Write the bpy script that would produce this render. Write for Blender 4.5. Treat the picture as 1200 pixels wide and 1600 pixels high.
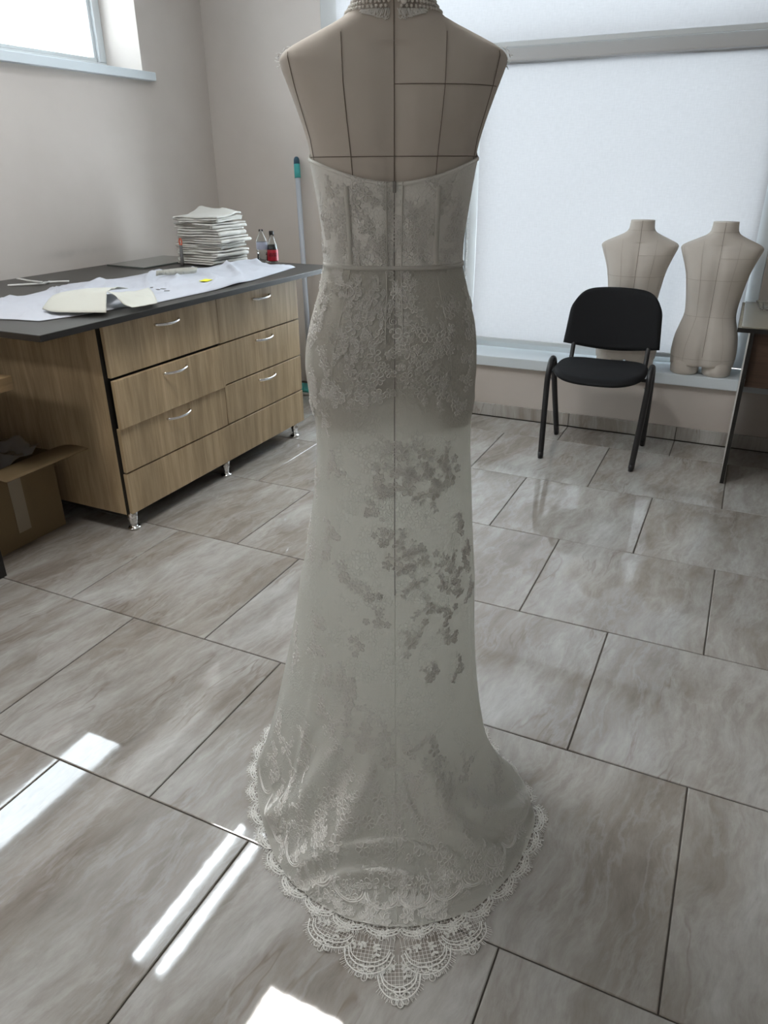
import bpy, bmesh, math, random
import numpy as np
from mathutils import Vector, Matrix, noise

for o in list(bpy.data.objects):
    bpy.data.objects.remove(o, do_unlink=True)
SC = bpy.context.scene
C = SC.collection
PI = math.pi
rnd = random.Random(7)

# ------------------------------------------------------------------ camera
F_PX, YAW, PITCH, ROLL = 1140.29, -0.44695, 0.44234, -0.00675
CAM = Vector((1.620, -0.347, 1.407))
def cam_axes():
    cy, sy = math.cos(YAW), math.sin(YAW)
    fw = Vector((sy*math.cos(PITCH), cy*math.cos(PITCH), -math.sin(PITCH)))
    r = Vector((cy, -sy, 0)); u = r.cross(fw)
    cr, sr = math.cos(ROLL), math.sin(ROLL)
    return cr*r+sr*u, -sr*r+cr*u, fw
CR, CU, CF = cam_axes()
cd = bpy.data.cameras.new('camera')
cam = bpy.data.objects.new('camera', cd); C.objects.link(cam)
cd.sensor_fit = 'VERTICAL'; cd.sensor_height = 36.0; cd.lens = F_PX*36/1600
cd.clip_start = .02
m3 = Matrix((CR, CU, -CF)).transposed()
cam.matrix_world = Matrix.Translation(CAM) @ m3.to_4x4()
SC.camera = cam

# ------------------------------------------------------------------ sky, exposure
W = bpy.data.worlds.new('overcast_sky'); SC.world = W; W.use_nodes = True
bg = W.node_tree.nodes['Background']
bg.inputs[0].default_value = (.86, .93, 1.0, 1); bg.inputs[1].default_value = 5.0
SC.view_settings.view_transform = 'Standard'; SC.view_settings.look = 'None'
SC.view_settings.exposure = 0.95; SC.view_settings.gamma = 1.0
SC.view_settings.use_curve_mapping = False
PANEL_L = 14.0      # radiance of the ceiling panels
TUBE_L = 9.0       # radiance of the twin tubes
BLIND_T = .085       # light let through by the blinds

# ------------------------------------------------------------------ materials
MATS = {}
def mat(name, col, rough=.6, metal=0, spec=.5, **k):
    if name in MATS: return MATS[name]
    m = bpy.data.materials.new(name); m.use_nodes = True
    b = m.node_tree.nodes['Principled BSDF']
    b.inputs['Base Color'].default_value = (*col, 1)
    b.inputs['Roughness'].default_value = rough
    b.inputs['Metallic'].default_value = metal
    b.inputs['Specular IOR Level'].default_value = spec
    for kk, v in k.items(): b.inputs[kk.replace('_', ' ')].default_value = v
    MATS[name] = m
    return m
class NT:
    def __init__(s, m): s.t = m.node_tree; s.n = s.t.nodes; s.b = s.n.get('Principled BSDF')
    def new(s, typ, **k):
        x = s.n.new(typ)
        for a, v in k.items(): setattr(x, a, v)
        return x
    def link(s, a, b): s.t.links.new(a, b)
    def coord(s, out='Object'): return s.new('ShaderNodeTexCoord').outputs[out]
    def mapping(s, vec, sc=(1, 1, 1), rot=(0, 0, 0), loc=(0, 0, 0)):
        n = s.new('ShaderNodeMapping'); s.link(vec, n.inputs[0])
        n.inputs['Scale'].default_value = sc; n.inputs['Rotation'].default_value = rot; n.inputs['Location'].default_value = loc
        return n.outputs[0]
    def noise(s, vec, scale, detail=4, rough=.55, dist=0, w=None):
        n = s.new('ShaderNodeTexNoise'); s.link(vec, n.inputs['Vector'])
        n.inputs['Scale'].default_value = scale; n.inputs['Detail'].default_value = detail
        n.inputs['Roughness'].default_value = rough; n.inputs['Distortion'].default_value = dist
        return n.outputs[0]
    def ramp(s, f, stops):
        n = s.new('ShaderNodeValToRGB'); s.link(f, n.inputs[0])
        e = n.color_ramp.elements
        while len(e) < len(stops): e.new(.5)
        for el, (p, c) in zip(e, stops):
            el.position = p; el.color = (*c, 1) if len(c) == 3 else c
        return n.outputs[0]
    def mix(s, f, a, b, bt='MIX'):
        n = s.new('ShaderNodeMix', data_type='RGBA', blend_type=bt)
        for sock, v in ((n.inputs[0], f), (n.inputs[6], a), (n.inputs[7], b)):
            if hasattr(v, 'links'): s.link(v, sock)
            else: sock.default_value = v if not isinstance(v, tuple) else (*v, 1)[:4]
        return n.outputs[2]
    def math(s, op, a, b=0):
        n = s.new('ShaderNodeMath', operation=op)
        for sock, v in ((n.inputs[0], a), (n.inputs[1], b)):
            if hasattr(v, 'links'): s.link(v, sock)
            else: sock.default_value = v
        return n.outputs[0]
    def bump(s, h, strength=.2, dist=.01, normal_to=None):
        n = s.new('ShaderNodeBump'); s.link(h, n.inputs['Height'])
        n.inputs['Strength'].default_value = strength; n.inputs['Distance'].default_value = dist
        s.link(n.outputs[0], (normal_to or s.b).inputs['Normal'])
        return n.outputs[0]

def mat_wall():
    m = mat('wall_paint', (.56, .515, .475), .75, spec=.25); n = NT(m); co = n.coord('Object')
    f = n.noise(co, 3.0, 4)
    c = n.ramp(f, [(.3, (.565, .515, .475)), (.7, (.60, .55, .51))])
    n.link(c, n.b.inputs['Base Color'])
    n.bump(n.noise(co, 260, 3), .08, .002)
    return m
def mat_wall_left():
    m = mat('wall_paint_left', (.56, .52, .48), .75, spec=.25); n = NT(m); co = n.coord('Object')
    f = n.noise(co, 3.0, 4)
    c = n.ramp(f, [(.3, (.565, .515, .475)), (.7, (.60, .55, .51))])
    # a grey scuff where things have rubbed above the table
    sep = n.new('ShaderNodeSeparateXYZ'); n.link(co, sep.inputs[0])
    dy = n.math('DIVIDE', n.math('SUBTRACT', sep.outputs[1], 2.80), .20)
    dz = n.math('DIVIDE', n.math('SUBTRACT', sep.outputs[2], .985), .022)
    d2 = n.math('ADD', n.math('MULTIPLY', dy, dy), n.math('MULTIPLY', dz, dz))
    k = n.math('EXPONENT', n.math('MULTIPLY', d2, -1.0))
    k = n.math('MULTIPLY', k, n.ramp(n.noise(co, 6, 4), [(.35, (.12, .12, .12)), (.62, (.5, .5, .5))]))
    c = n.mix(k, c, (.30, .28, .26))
    n.link(c, n.b.inputs['Base Color']); n.bump(n.noise(co, 260, 3), .08, .002)
    return m
def mat_tile():
    m = mat('floor_tile_marble', (.5, .46, .43), .035, spec=1.0); n = NT(m)
    co = n.coord('Object'); oi = n.new('ShaderNodeObjectInfo')
    vm = n.new('ShaderNodeVectorMath', operation='SCALE'); n.link(oi.outputs['Location'], vm.inputs[0]); vm.inputs['Scale'].default_value = 5.37
    va = n.new('ShaderNodeVectorMath', operation='ADD'); n.link(co, va.inputs[0]); n.link(vm.outputs[0], va.inputs[1])
    wn = n.new('ShaderNodeTexNoise'); n.link(va.outputs[0], wn.inputs['Vector']); wn.inputs['Scale'].default_value = 3.0; wn.inputs['Detail'].default_value = 3
    ws = n.new('ShaderNodeVectorMath', operation='MULTIPLY_ADD'); n.link(wn.outputs['Color'], ws.inputs[0]); ws.inputs[1].default_value = (.11, .11, 0); n.link(va.outputs[0], ws.inputs[2])
    v = n.mapping(ws.outputs[0], (1, 1, 1), (0, 0, .12))
    f1 = n.noise(n.mapping(v, (4.2, 1.15, 1)), 1.0, 6, .60)
    f2 = n.noise(n.mapping(v, (17, 4.2, 1)), 1.0, 10, .72)
    f3 = n.noise(n.mapping(v, (70, 16, 1)), 1.0, 6, .7)
    base = n.ramp(f1, [(.30, (.255, .225, .198)), (.43, (.335, .310, .284)), (.54, (.420, .408, .388)), (.68, (.515, .52, .51))])
    fine = n.ramp(f2, [(.30, (.74, .71, .68)), (.50, (.98, .97, .96)), (.66, (1.14, 1.15, 1.15))])
    c = n.mix(.85, base, fine, 'MULTIPLY')
    c = n.mix(.35, c, n.ramp(f3, [(.3, (.75, .73, .71)), (.65, (1.15, 1.15, 1.15))]), 'MULTIPLY')
    # thin brown veins, then pale ones
    ve = n.noise(n.mapping(v, (3.4, .55, 1)), 1.0, 5, .55)
    vein = n.ramp(ve, [(.488, (0, 0, 0)), (.4975, (1, 1, 1)), (.502, (0, 0, 0))])
    msk = n.ramp(n.noise(va.outputs[0], 2.6, 2), [(.50, (0, 0, 0)), (.62, (.5, .5, .5))])
    c = n.mix(n.math('MULTIPLY', vein, msk), c, (.16, .11, .08))
    wv = n.noise(n.mapping(v, (7, 1.9, 1), (0, 0, 0), (3, 1, 0)), 1.0, 9, .62)
    wh = n.ramp(wv, [(.47, (0, 0, 0)), (.5, (.19, .19, .19)), (.53, (0, 0, 0))])
    c = n.mix(wh, c, (.62, .62, .61))
    n.link(c, n.b.inputs['Base Color'])
    n.bump(n.noise(co, 24, 2), .022, .002)
    return m
def mat_wood(name, dark, light, axis=2):
    m = mat(name, light, .5, spec=.3); n = NT(m); co = n.coord('Object')
    sc = [9, 9, 9]; sc[axis] = .9
    f = n.noise(n.mapping(co, tuple(sc)), 3.2, 7, .6, .35)
    sc2 = [60, 60, 60]; sc2[axis] = 2.5
    g = n.noise(n.mapping(co, tuple(sc2)), 2.0, 4, .6)
    sc3 = [3.1, 3.1, 3.1]; sc3[axis] = .0
    pl = n.noise(n.mapping(co, tuple(sc3)), 2.1, 0)
    c = n.ramp(f, [(.3, dark), (.7, light)])
    c = n.mix(.5, c, n.ramp(g, [(.25, (.62, .6, .58)), (.6, (1.08, 1.08, 1.08))]), 'MULTIPLY')
    c = n.mix(.6, c, n.ramp(pl, [(.35, (.82, .82, .82)), (.65, (1.1, 1.1, 1.1))]), 'MULTIPLY')
    n.link(c, n.b.inputs['Base Color']); n.bump(g, .06, .002)
    return m
def mat_cloth(name, col, trans=0.0, weave=900, bumps=.15, rough=.8, sheen=.2, lowscale=14):
    m = bpy.data.materials.new(name); m.use_nodes = True; n = NT(m)
    b = n.b; b.inputs['Base Color'].default_value = (*col, 1); b.inputs['Roughness'].default_value = rough
    b.inputs['Specular IOR Level'].default_value = .2
    co = n.coord('Object')
    h = n.noise(co, weave, 2); l = n.noise(co, lowscale, 3)
    hh = n.math('ADD', n.math('MULTIPLY', h, .25), l)
    nb = n.bump(hh, bumps, .004)
    if trans > 0:
        t = n.new('ShaderNodeBsdfTranslucent'); t.inputs[0].default_value = (*col, 1)
        mx = n.new('ShaderNodeMixShader'); mx.inputs[0].default_value = trans
        out = n.n['Material Output']
        n.link(b.outputs[0], mx.inputs[1]); n.link(t.outputs[0], mx.inputs[2]); n.link(mx.outputs[0], out.inputs[0])
    MATS[name] = m
    return m
def mat_lace(name, col, trans, scale, amt):
    """fine lace net over cloth: small floral relief and slightly uneven density"""
    m = bpy.data.materials.new(name); m.use_nodes = True; n = NT(m); b = n.b
    co = n.coord('Object')
    dn = n.noise(co, scale*.28, 3, .6, .8)
    v = n.new('ShaderNodeTexVoronoi', feature='DISTANCE_TO_EDGE'); n.link(n.mapping(co, (1, 1, .8)), v.inputs['Vector']); v.inputs['Scale'].default_value = scale
    ed = n.ramp(v.outputs['Distance'], [(.0, (1, 1, 1)), (.16, (0, 0, 0))])
    fl = n.ramp(n.noise(co, scale*.13, 2), [(.47, (0, 0, 0)), (.60, (1, 1, 1))])
    rel = n.math('MULTIPLY', ed, n.math('ADD', fl, .15))
    rel = n.math('ADD', rel, n.math('MULTIPLY', dn, .5))
    c = n.mix(n.math('MULTIPLY', rel, .5), (col[0]*.93, col[1]*.93, col[2]*.92), col)
    n.link(c, b.inputs['Base Color']); b.inputs['Roughness'].default_value = .7; b.inputs['Specular IOR Level'].default_value = .2
    nb = n.bump(rel, amt, .0025)
    t = n.new('ShaderNodeBsdfTranslucent'); n.link(c, t.inputs[0])
    mx = n.new('ShaderNodeMixShader'); mx.inputs[0].default_value = trans
    n.link(b.outputs[0], mx.inputs[1]); n.link(t.outputs[0], mx.inputs[2]); n.link(mx.outputs[0], n.n['Material Output'].inputs[0])
    MATS[name] = m
    return m
def mat_blind(nm, T):
    m = bpy.data.materials.new(nm); m.use_nodes = True; n = NT(m)
    co = n.coord('Object')
    wv1 = n.noise(n.mapping(co, (190, 1, 26)), 1, 2); wv2 = n.noise(n.mapping(co, (26, 1, 190)), 1, 2)
    h = n.math('ADD', wv1, wv2)
    st = n.noise(n.mapping(co, (1, 1, 1)), 5, 3)
    col = n.ramp(n.math('MULTIPLY', h, .5), [(.34, (.825, .825, .845)), (.66, (.905, .905, .925))])
    n.link(col, n.b.inputs['Base Color']); n.b.inputs['Roughness'].default_value = .85
    n.bump(h, .25, .001)
    t = n.new('ShaderNodeBsdfTranslucent')
    tc = n.mix(1.0, col, (T/.5, T/.5, T/.5*1.01), 'MULTIPLY'); n.link(tc, t.inputs[0])
    mx = n.new('ShaderNodeMixShader'); mx.inputs[0].default_value = .5
    n.link(n.b.outputs[0], mx.inputs[1]); n.link(t.outputs[0], mx.inputs[2]); n.link(mx.outputs[0], n.n['Material Output'].inputs[0])
    return m
def mat_glass_pane():
    m = bpy.data.materials.new('window_glass'); m.use_nodes = True; n = NT(m)
    tr = n.new('ShaderNodeBsdfTransparent'); tr.inputs[0].default_value = (.95, .97, .97, 1)
    gl = n.new('ShaderNodeBsdfGlossy'); gl.inputs['Roughness'].default_value = .02
    lw = n.new('ShaderNodeLayerWeight'); lw.inputs[0].default_value = .12
    mx = n.new('ShaderNodeMixShader'); n.link(n.math('MULTIPLY', lw.outputs['Fresnel'], .8), mx.inputs[0])
    n.link(tr.outputs[0], mx.inputs[1]); n.link(gl.outputs[0], mx.inputs[2]); n.link(mx.outputs[0], n.n['Material Output'].inputs[0])
    return m
def mat_emit(name, col, s):
    m = bpy.data.materials.new(name); m.use_nodes = True; n = NT(m)
    e = n.new('ShaderNodeEmission'); e.inputs[0].default_value = (*col, 1); e.inputs[1].default_value = s
    n.link(e.outputs[0], n.n['Material Output'].inputs[0])
    return m
def mat_canvas():
    m = mat('form_canvas', (.61, .565, .51), .85, spec=.15); n = NT(m); co = n.coord('Object')
    c = n.ramp(n.noise(co, 6, 4), [(.3, (.585, .54, .49)), (.7, (.635, .59, .535))])
    n.link(c, n.b.inputs['Base Color']); n.bump(n.noise(co, 1100, 2), .12, .001)
    return m

M_WALL = mat_wall(); M_WALLL = mat_wall_left(); M_TILE = mat_tile()
M_CEIL = mat('ceiling_white', (.80, .79, .77), .8, spec=.2)
M_GROUT = mat('grout_dark', (.095, .085, .075), .8, spec=.2)
M_PVC = mat('white_pvc', (.62, .65, .66), .35)
M_SILL = mat('sill_grey_white', (.66, .72, .76), .4)
M_OAK = mat_wood('oak_laminate', (.36, .268, .158), (.54, .415, .262))
M_OAKY = mat_wood('oak_board', (.20, .13, .065), (.30, .21, .11), 1)
M_BLACK = mat('black_edge_banding', (.012, .011, .010), .45)
M_TOP = mat('dark_worktop', (.042, .039, .036), .36, spec=.4)
n_ = NT(M_TOP); n_.bump(n_.noise(n_.coord('Object'), 300, 3), .05, .001)
M_CHROME = mat('chrome', (.80, .80, .80), .12, 1)
M_STEEL = mat('brushed_steel', (.62, .62, .63), .28, 1)
M_CHAIRF = mat_cloth('black_upholstery', (.016, .017, .019), 0, 1400, .25)
M_CHAIRM = mat('black_powder_coat', (.014, .014, .016), .42)
M_CANVAS = mat_canvas()
M_SEAM = mat('seam_thread', (.20, .165, .135), .85)
M_SEAML = mat('sewn_seam_pale', (.44, .385, .33), .85)
M_LACE = mat_lace('dress_lace_over_lining', (.89, .895, .86), .52, 150, .6)
M_BODICE = mat_lace('bodice_lace_over_lining', (.93, .935, .91), .08, 150, .7)
M_MOTIF = mat_lace('corded_lace', (.85, .85, .82), .38, 420, .3)
M_CORD = mat('lace_cord', (.86, .86, .835), .55, spec=.35)
M_BEAD = mat('glass_bead', (.92, .92, .92), .08, 0, spec=.9)
M_ZIP = mat('zip_teeth', (.30, .295, .28), .6)
M_PEARL = mat('pearl', (.80, .78, .74), .18, 0, spec=.6, Coat_Weight=.4)
M_GLASS = mat_glass_pane()
M_BLIND = mat_blind('blind_fabric', BLIND_T); M_BLINDU = mat_blind('blind_fabric_thin', BLIND_T*1.3)
M_SHEET = mat_cloth('cool_white_cloth', (.62, .64, .70), .15, 700, .25)
M_IVORY = mat_cloth('ivory_cloth', (.64, .64, .58), .15, 700, .25)
M_STACK = mat_cloth('folded_cotton', (.64, .63, .59), .05, 500, .35, lowscale=30)
M_CARD = mat_cloth('cardboard', (.20, .145, .080), 0, 300, .15)
M_TAPE = mat('packing_tape', (.30, .25, .18), .25)
M_FILM = mat('plastic_film', (.55, .55, .56), .2, 0, spec=.5, Alpha=.45)
M_YELLOW = mat('yellow_paper', (.80, .78, .03), .7)
M_TEAL = mat('teal_grip', (.05, .34, .33), .5); M_NAVY = mat('dark_blue_cap', (.02, .07, .11), .5)
M_POLE = mat('grey_pole', (.42, .44, .48), .4)
M_RED = mat('red_label', (.36, .012, .025), .4); M_COLA = mat('dark_cola', (.008, .006, .006), .15)
M_PET = mat('clear_plastic', (.93, .95, .95), .04, 0, spec=.5, Transmission_Weight=1.0, IOR=1.25)
M_LABEL = mat('lilac_label', (.40, .42, .52), .45)
M_ORANGE = mat('orange_plastic', (.62, .11, .05), .4); M_GREYP = mat('grey_plastic', (.12, .12, .12), .5)
M_DESK = mat_wood('desk_top_laminate', (.30, .27, .21), (.38, .345, .28), 0)
M_DESKW = mat('desk_side_white', (.58, .56, .54), .4)
M_BROWN = mat_wood('desk_drawer_brown', (.075, .046, .032), (.11, .07, .05), 0)
M_CRYSTAL = mat('crystal', (.95, .97, .97), .02, 0, spec=.5, Transmission_Weight=1.0, IOR=1.45)
M_MATG = mat('dark_glass_sheet', (.10, .11, .10), .1, spec=.5)
M_TUBE = mat_emit('lamp_tube', (.88, .95, 1.0), TUBE_L); M_PANEL = mat_emit('lamp_panel', (1.0, .97, .93), PANEL_L)

# ------------------------------------------------------------------ helpers
def obj(name, bm, m, parent=None, smooth=False, label=None):
    me = bpy.data.meshes.new(name)
    if isinstance(bm, bmesh.types.BMesh):
        bmesh.ops.recalc_face_normals(bm, faces=bm.faces[:]); bm.to_mesh(me); bm.free()
    else:
        me.from_pydata(bm[0], [], bm[1]); me.update()
    for mm in (m if isinstance(m, (list, tuple)) else [m]): me.materials.append(mm)
    if smooth:
        for p in me.polygons: p.use_smooth = True
    o = bpy.data.objects.new(name, me); C.objects.link(o)
    if parent: o.parent = parent
    if label: o['label'] = label
    return o
def thing(name, label, cat, loc=(0, 0, 0), rotz=0, group=None):
    o = bpy.data.objects.new(name, None); C.objects.link(o)
    o.location = loc; o.rotation_euler = (0, 0, rotz); o.empty_display_size = .1
    o['label'] = label; o['category'] = cat
    if group: o['group'] = group
    return o
def tag(o, label, cat, group=None):
    o['label'] = label; o['category'] = cat
    if group: o['group'] = group
    return o
def struct(o, label=None):
    o['kind'] = 'structure'
    if label: o['label'] = label
    return o
def empty_struct(name, label, loc=(0, 0, 0)):
    o = bpy.data.objects.new(name, None); C.objects.link(o); o.location = loc; o['kind'] = 'structure'; o['label'] = label
    return o
def abox(bm, lo, hi, bev=0, seg=2):
    r = bmesh.ops.create_cube(bm, size=1)
    vs = r['verts']
    for v in vs:
        v.co = Vector([lo[i]+(v.co[i]+.5)*(hi[i]-lo[i]) for i in range(3)])
    if bev > 0:
        es = list({e for v in vs for e in v.link_edges})
        bmesh.ops.bevel(bm, geom=es, offset=bev, segments=seg, affect='EDGES', profile=.6)
    return vs
def bx(lo, hi, bev=0, seg=2):
    bm = bmesh.new(); abox(bm, lo, hi, bev, seg); return bm
def tube(bm, pts, rad, seg=10, ry=None, closed=False, cap=True, up=None):
    """sweep an ellipse along a polyline"""
    pts = [Vector(p) for p in pts]; n = len(pts); rings = []
    rads = rad if isinstance(rad, (list, tuple)) else [rad]*n
    prev = None
    for i, p in enumerate(pts):
        if closed: t = (pts[(i+1) % n]-pts[i-1]).normalized()
        else: t = (pts[min(i+1, n-1)]-pts[max(i-1, 0)]).normalized()
        ref = up or (prev if prev is not None else (Vector((0, 0, 1)) if abs(t.z) < .9 else Vector((1, 0, 0))))
        a = ref - t*ref.dot(t)
        if a.length < 1e-6: a = t.orthogonal()
        a.normalize(); b = t.cross(a); prev = a
        rr = rads[i]; r2 = (ry if ry is not None else rr)
        rings.append([bm.verts.new(p + a*math.cos(2*PI*k/seg)*rr + b*math.sin(2*PI*k/seg)*r2) for k in range(seg)])
    m = n if closed else n-1
    for i in range(m):
        A, B = rings[i], rings[(i+1) % n]
        for k in range(seg): bm.faces.new((A[k], A[(k+1) % seg], B[(k+1) % seg], B[k]))
    if cap and not closed:
        bm.faces.new(rings[0][::-1]); bm.faces.new(rings[-1])
def lathe(bm, prof, seg=24, c=(0, 0, 0)):
    rings = []
    for r, z in prof:
        if r < 1e-6: rings.append([bm.verts.new((c[0], c[1], c[2]+z))])
        else: rings.append([bm.verts.new((c[0]+r*math.cos(2*PI*k/seg), c[1]+r*math.sin(2*PI*k/seg), c[2]+z)) for k in range(seg)])
    for A, B in zip(rings, rings[1:]):
        for k in range(seg):
            k2 = (k+1) % seg
            if len(A) == 1 and len(B) == 1: continue
            if len(A) == 1: bm.faces.new((A[0], B[k], B[k2]))
            elif len(B) == 1: bm.faces.new((A[k], A[k2], B[0]))
            else: bm.faces.new((A[k], A[k2], B[k2], B[k]))
def lat(prof, seg=24, c=(0, 0, 0)):
    bm = bmesh.new(); lathe(bm, prof, seg, c); return bm
def spline(pts, n):
    """Catmull-Rom through points"""
    P = [Vector(p) for p in pts]; out = []
    for i in range(n):
        t = i/(n-1)*(len(P)-1); k = min(int(t), len(P)-2); f = t-k
        p0, p1, p2, p3 = P[max(k-1, 0)], P[k], P[k+1], P[min(k+2, len(P)-1)]
        out.append(.5*((2*p1)+(p2-p0)*f+(2*p0-5*p1+4*p2-p3)*f*f+(3*p1-p0-3*p2+p3)*f**3))
    return out
def interp(xs, ys, x): return float(np.interp(x, xs, ys))
def ray(px, py): return CF + CR*((px-600)/F_PX) - CU*((py-800)/F_PX)
def on_z(px, py, z=0):
    d = ray(px, py); return CAM + d*((z-CAM.z)/d.z)
def on_y(px, py, y):
    d = ray(px, py); return CAM + d*((y-CAM.y)/d.y)
def on_x(px, py, x):
    d = ray(px, py); return CAM + d*((x-CAM.x)/d.x)

# ------------------------------------------------------------------ room shell
XL, YB, XR, YF, ZC = -1.76, 4.10, 4.3, -2.6, 2.80
PAR = 3.877          # face of the low wall under the window
SILL_Z = .38
floor = struct(obj('floor', bx((XL-.05, YF-.05, -.06), (XR+.05, YB+.3, -.004)), M_GROUT), 'dark grout bed under glossy marble-look tiles')
offs = {0: .214, 1: -.684, 2: -.384, 3: -.087, 4: -.391, 5: .508, 6: .819}
tile_cache = {}
def tile_mesh(w, d):
    k = (round(w, 3), round(d, 3))
    if k not in tile_cache:
        bm = bmesh.new(); g = .0018
        x, y, b = w/2-g, d/2-g, .0022
        lo = [bm.verts.new((sx*x, sy*y, -.010)) for sx, sy in ((-1, -1), (1, -1), (1, 1), (-1, 1))]
        mi = [bm.verts.new((sx*x, sy*y, -.0016)) for sx, sy in ((-1, -1), (1, -1), (1, 1), (-1, 1))]
        to = [bm.verts.new((sx*(x-b), sy*(y-b), 0)) for sx, sy in ((-1, -1), (1, -1), (1, 1), (-1, 1))]
        for A, B in ((lo, mi), (mi, to)):
            for i in range(4): bm.faces.new((A[i], A[(i+1) % 4], B[(i+1) % 4], B[i]))
        bm.faces.new(to); bm.faces.new(lo[::-1])
        me = bpy.data.meshes.new('tile'); bmesh.ops.recalc_face_normals(bm, faces=bm.faces[:]); bm.to_mesh(me); bm.free(); me.materials.append(M_TILE)
        tile_cache[k] = me
    return tile_cache[k]
for row in range(-5, 7):
    y0, y1 = row*.6, (row+1)*.6
    y1 = min(y1, PAR-.012) if row == 6 else y1
    base = offs.get(row, .214 + (.3 if row % 2 else 0))
    i = math.floor((XL-base)/.6)
    while base+i*.6 < XR:
        x0, x1 = max(base+i*.6, XL+.002), min(base+(i+1)*.6, XR-.002); i += 1
        if x1-x0 < .02: continue
        t = bpy.data.objects.new('tile', tile_mesh(x1-x0, y1-y0)); C.objects.link(t); t.parent = floor
        t.location = ((x0+x1)/2, (y0+y1)/2, 0)
        t.rotation_euler = (rnd.uniform(-1, 1)*.0012, rnd.uniform(-1, 1)*.0012, 0)

# left wall with the high window opening
WY0, WY1, WZ0, WZ1 = .95, 3.50, 1.905, 2.64
bm = bmesh.new(); T = .36
abox(bm, (XL-T, YF, 0), (XL, YB+.3, WZ0)); abox(bm, (XL-T, YF, WZ1), (XL, YB+.3, ZC))
abox(bm, (XL-T, YF, WZ0), (XL, WY0, WZ1)); abox(bm, (XL-T, WY1, WZ0), (XL, YB+.3, WZ1))
struct(obj('wall_left', bm, M_WALLL), 'beige painted side wall with a high recessed window')
# back wall round the big window
BX0, BX1, BZ1 = -.90, 1.70, 2.62
bm = bmesh.new()
abox(bm, (XL, YB, 0), (BX0, YB+.3, ZC)); abox(bm, (BX1, YB, 0), (XR, YB+.3, ZC))
abox(bm, (BX0, YB, BZ1), (BX1, YB+.3, ZC)); abox(bm, (BX0, YB, 0), (BX1, YB+.3, SILL_Z-.03))
struct(obj('wall_back', bm, M_WALL), 'beige painted wall around the wide blinded window')
PX0 = -.62
struct(obj('wall_parapet', bx((PX0, PAR, 0), (XR, YB, SILL_Z-.062)), M_WALL), 'low beige parapet wall under the window sill')
struct(obj('wall_right', bx((XR, YF, 0), (XR+.2, YB+.3, ZC)), M_WALL), 'plain beige side wall out of view')
struct(obj('wall_front', bx((XL-T, YF-.2, 0), (XR+.2, YF, ZC)), M_WALL), 'plain beige wall out of view')
struct(obj('ceiling', bx((XL-T, YF-.2, ZC), (XR+.2, YB+.3, ZC+.1)), M_CEIL), 'flat white ceiling')
# skirting tiles along the parapet
bb = struct(obj('baseboard_back', bx((PX0+.01, PAR-.003, 0), (XR, PAR, .078)), M_GROUT), 'marble-look skirting tiles along the parapet')
x = .219-1.2
while x < XR-.05:
    x0, x1 = max(x, PX0+.012), min(x+.6, XR)
    b = obj('tile', bx((-(x1-x0)/2+.0015, -.0045, -.038), ((x1-x0)/2-.0015, .0045, .038), .0015, 1), M_TILE, bb)
    b.location = ((x0+x1)/2, PAR-.0072, .042); x += .6

# window_1: high window in the left wall
w1 = empty_struct('window_1', 'high white-framed window deep in the left wall', (XL, (WY0+WY1)/2, WZ0))
def child(name, bm, m, par, smooth=False, label=None):
    o = obj(name, bm, m, par, smooth, label); o.matrix_parent_inverse = par.matrix_world.inverted() if False else Matrix.Translation(-Vector(par.location))
    return o
GX = -2.05
child('window_sill', bx((-2.10, WY0-.06, 1.868), (-1.715, WY1+.06, 1.912), .004), M_SILL, w1, label='pale blue-white window board')
fr = bmesh.new(); fw_ = .055
for lo, hi in (((WY0, 1.912), (WY1, 1.912+fw_)), ((WY0, WZ1-fw_), (WY1, WZ1)), ((WY0, 1.912+fw_), (WY0+fw_, WZ1-fw_)), ((WY1-fw_, 1.912+fw_), (WY1, WZ1-fw_)), ((1.28, 1.912+fw_), (1.36, WZ1-fw_))):
    abox(fr, (GX-.03, lo[0], lo[1]), (GX+.03, hi[0], hi[1]), .003, 1)
child('window_frame', fr, M_PVC, w1)
for y0, y1 in ((WY0+fw_, 1.28), (1.36, WY1-fw_)):
    s = bmesh.new(); z0, z1 = 1.912+fw_, WZ1-fw_; k = .022
    for lo, hi in (((y0, z0), (y1, z0+k)), ((y0, z1-k), (y1, z1)), ((y0, z0+k), (y0+k, z1-k)), ((y1-k, z0+k), (y1, z1-k))):
        abox(s, (GX-.02, lo[0], lo[1]), (GX+.012, hi[0], hi[1]), .003, 1)
    child('glazing_bead', s, M_PVC, w1)
    child('window_pane', bx((GX-.012, y0+k, z0+k), (GX-.008, y1-k, z1-k)), M_GLASS, w1)

# window_2: wide window with transom, a sash on the left, blinds in front
w2 = empty_struct('window_2', 'wide white-framed window with transom behind the blinds', (0, YB, SILL_Z))
FY0, FY1 = YB+.005, YB+.075
def wb(x0, x1, z0, z1, y0=FY0, y1=FY1, b=.004):
    return bx((x0, y0, z0), (x1, y1, z1), b, 1)
child('frame_jamb', wb(BX0, BX0+.075, SILL_Z, BZ1), M_PVC, w2)
child('frame_jamb', wb(BX1-.08, BX1, SILL_Z, BZ1), M_PVC, w2)
child('frame_head', wb(BX0+.075, BX1-.08, BZ1-.07, BZ1), M_PVC, w2)
child('frame_rail', wb(BX0+.075, BX1-.08, SILL_Z-.03, SILL_Z+.055), M_PVC, w2)
child('transom', wb(BX0+.075, BX1-.08, 1.93, 2.0), M_PVC, w2)
child('mullion', wb(.045, .115, SILL_Z+.055, 1.93), M_PVC, w2)
sash = bmesh.new()
sx0, sx1, sz0, sz1 = BX0+.077, .043, SILL_Z+.057, 1.928
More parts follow.
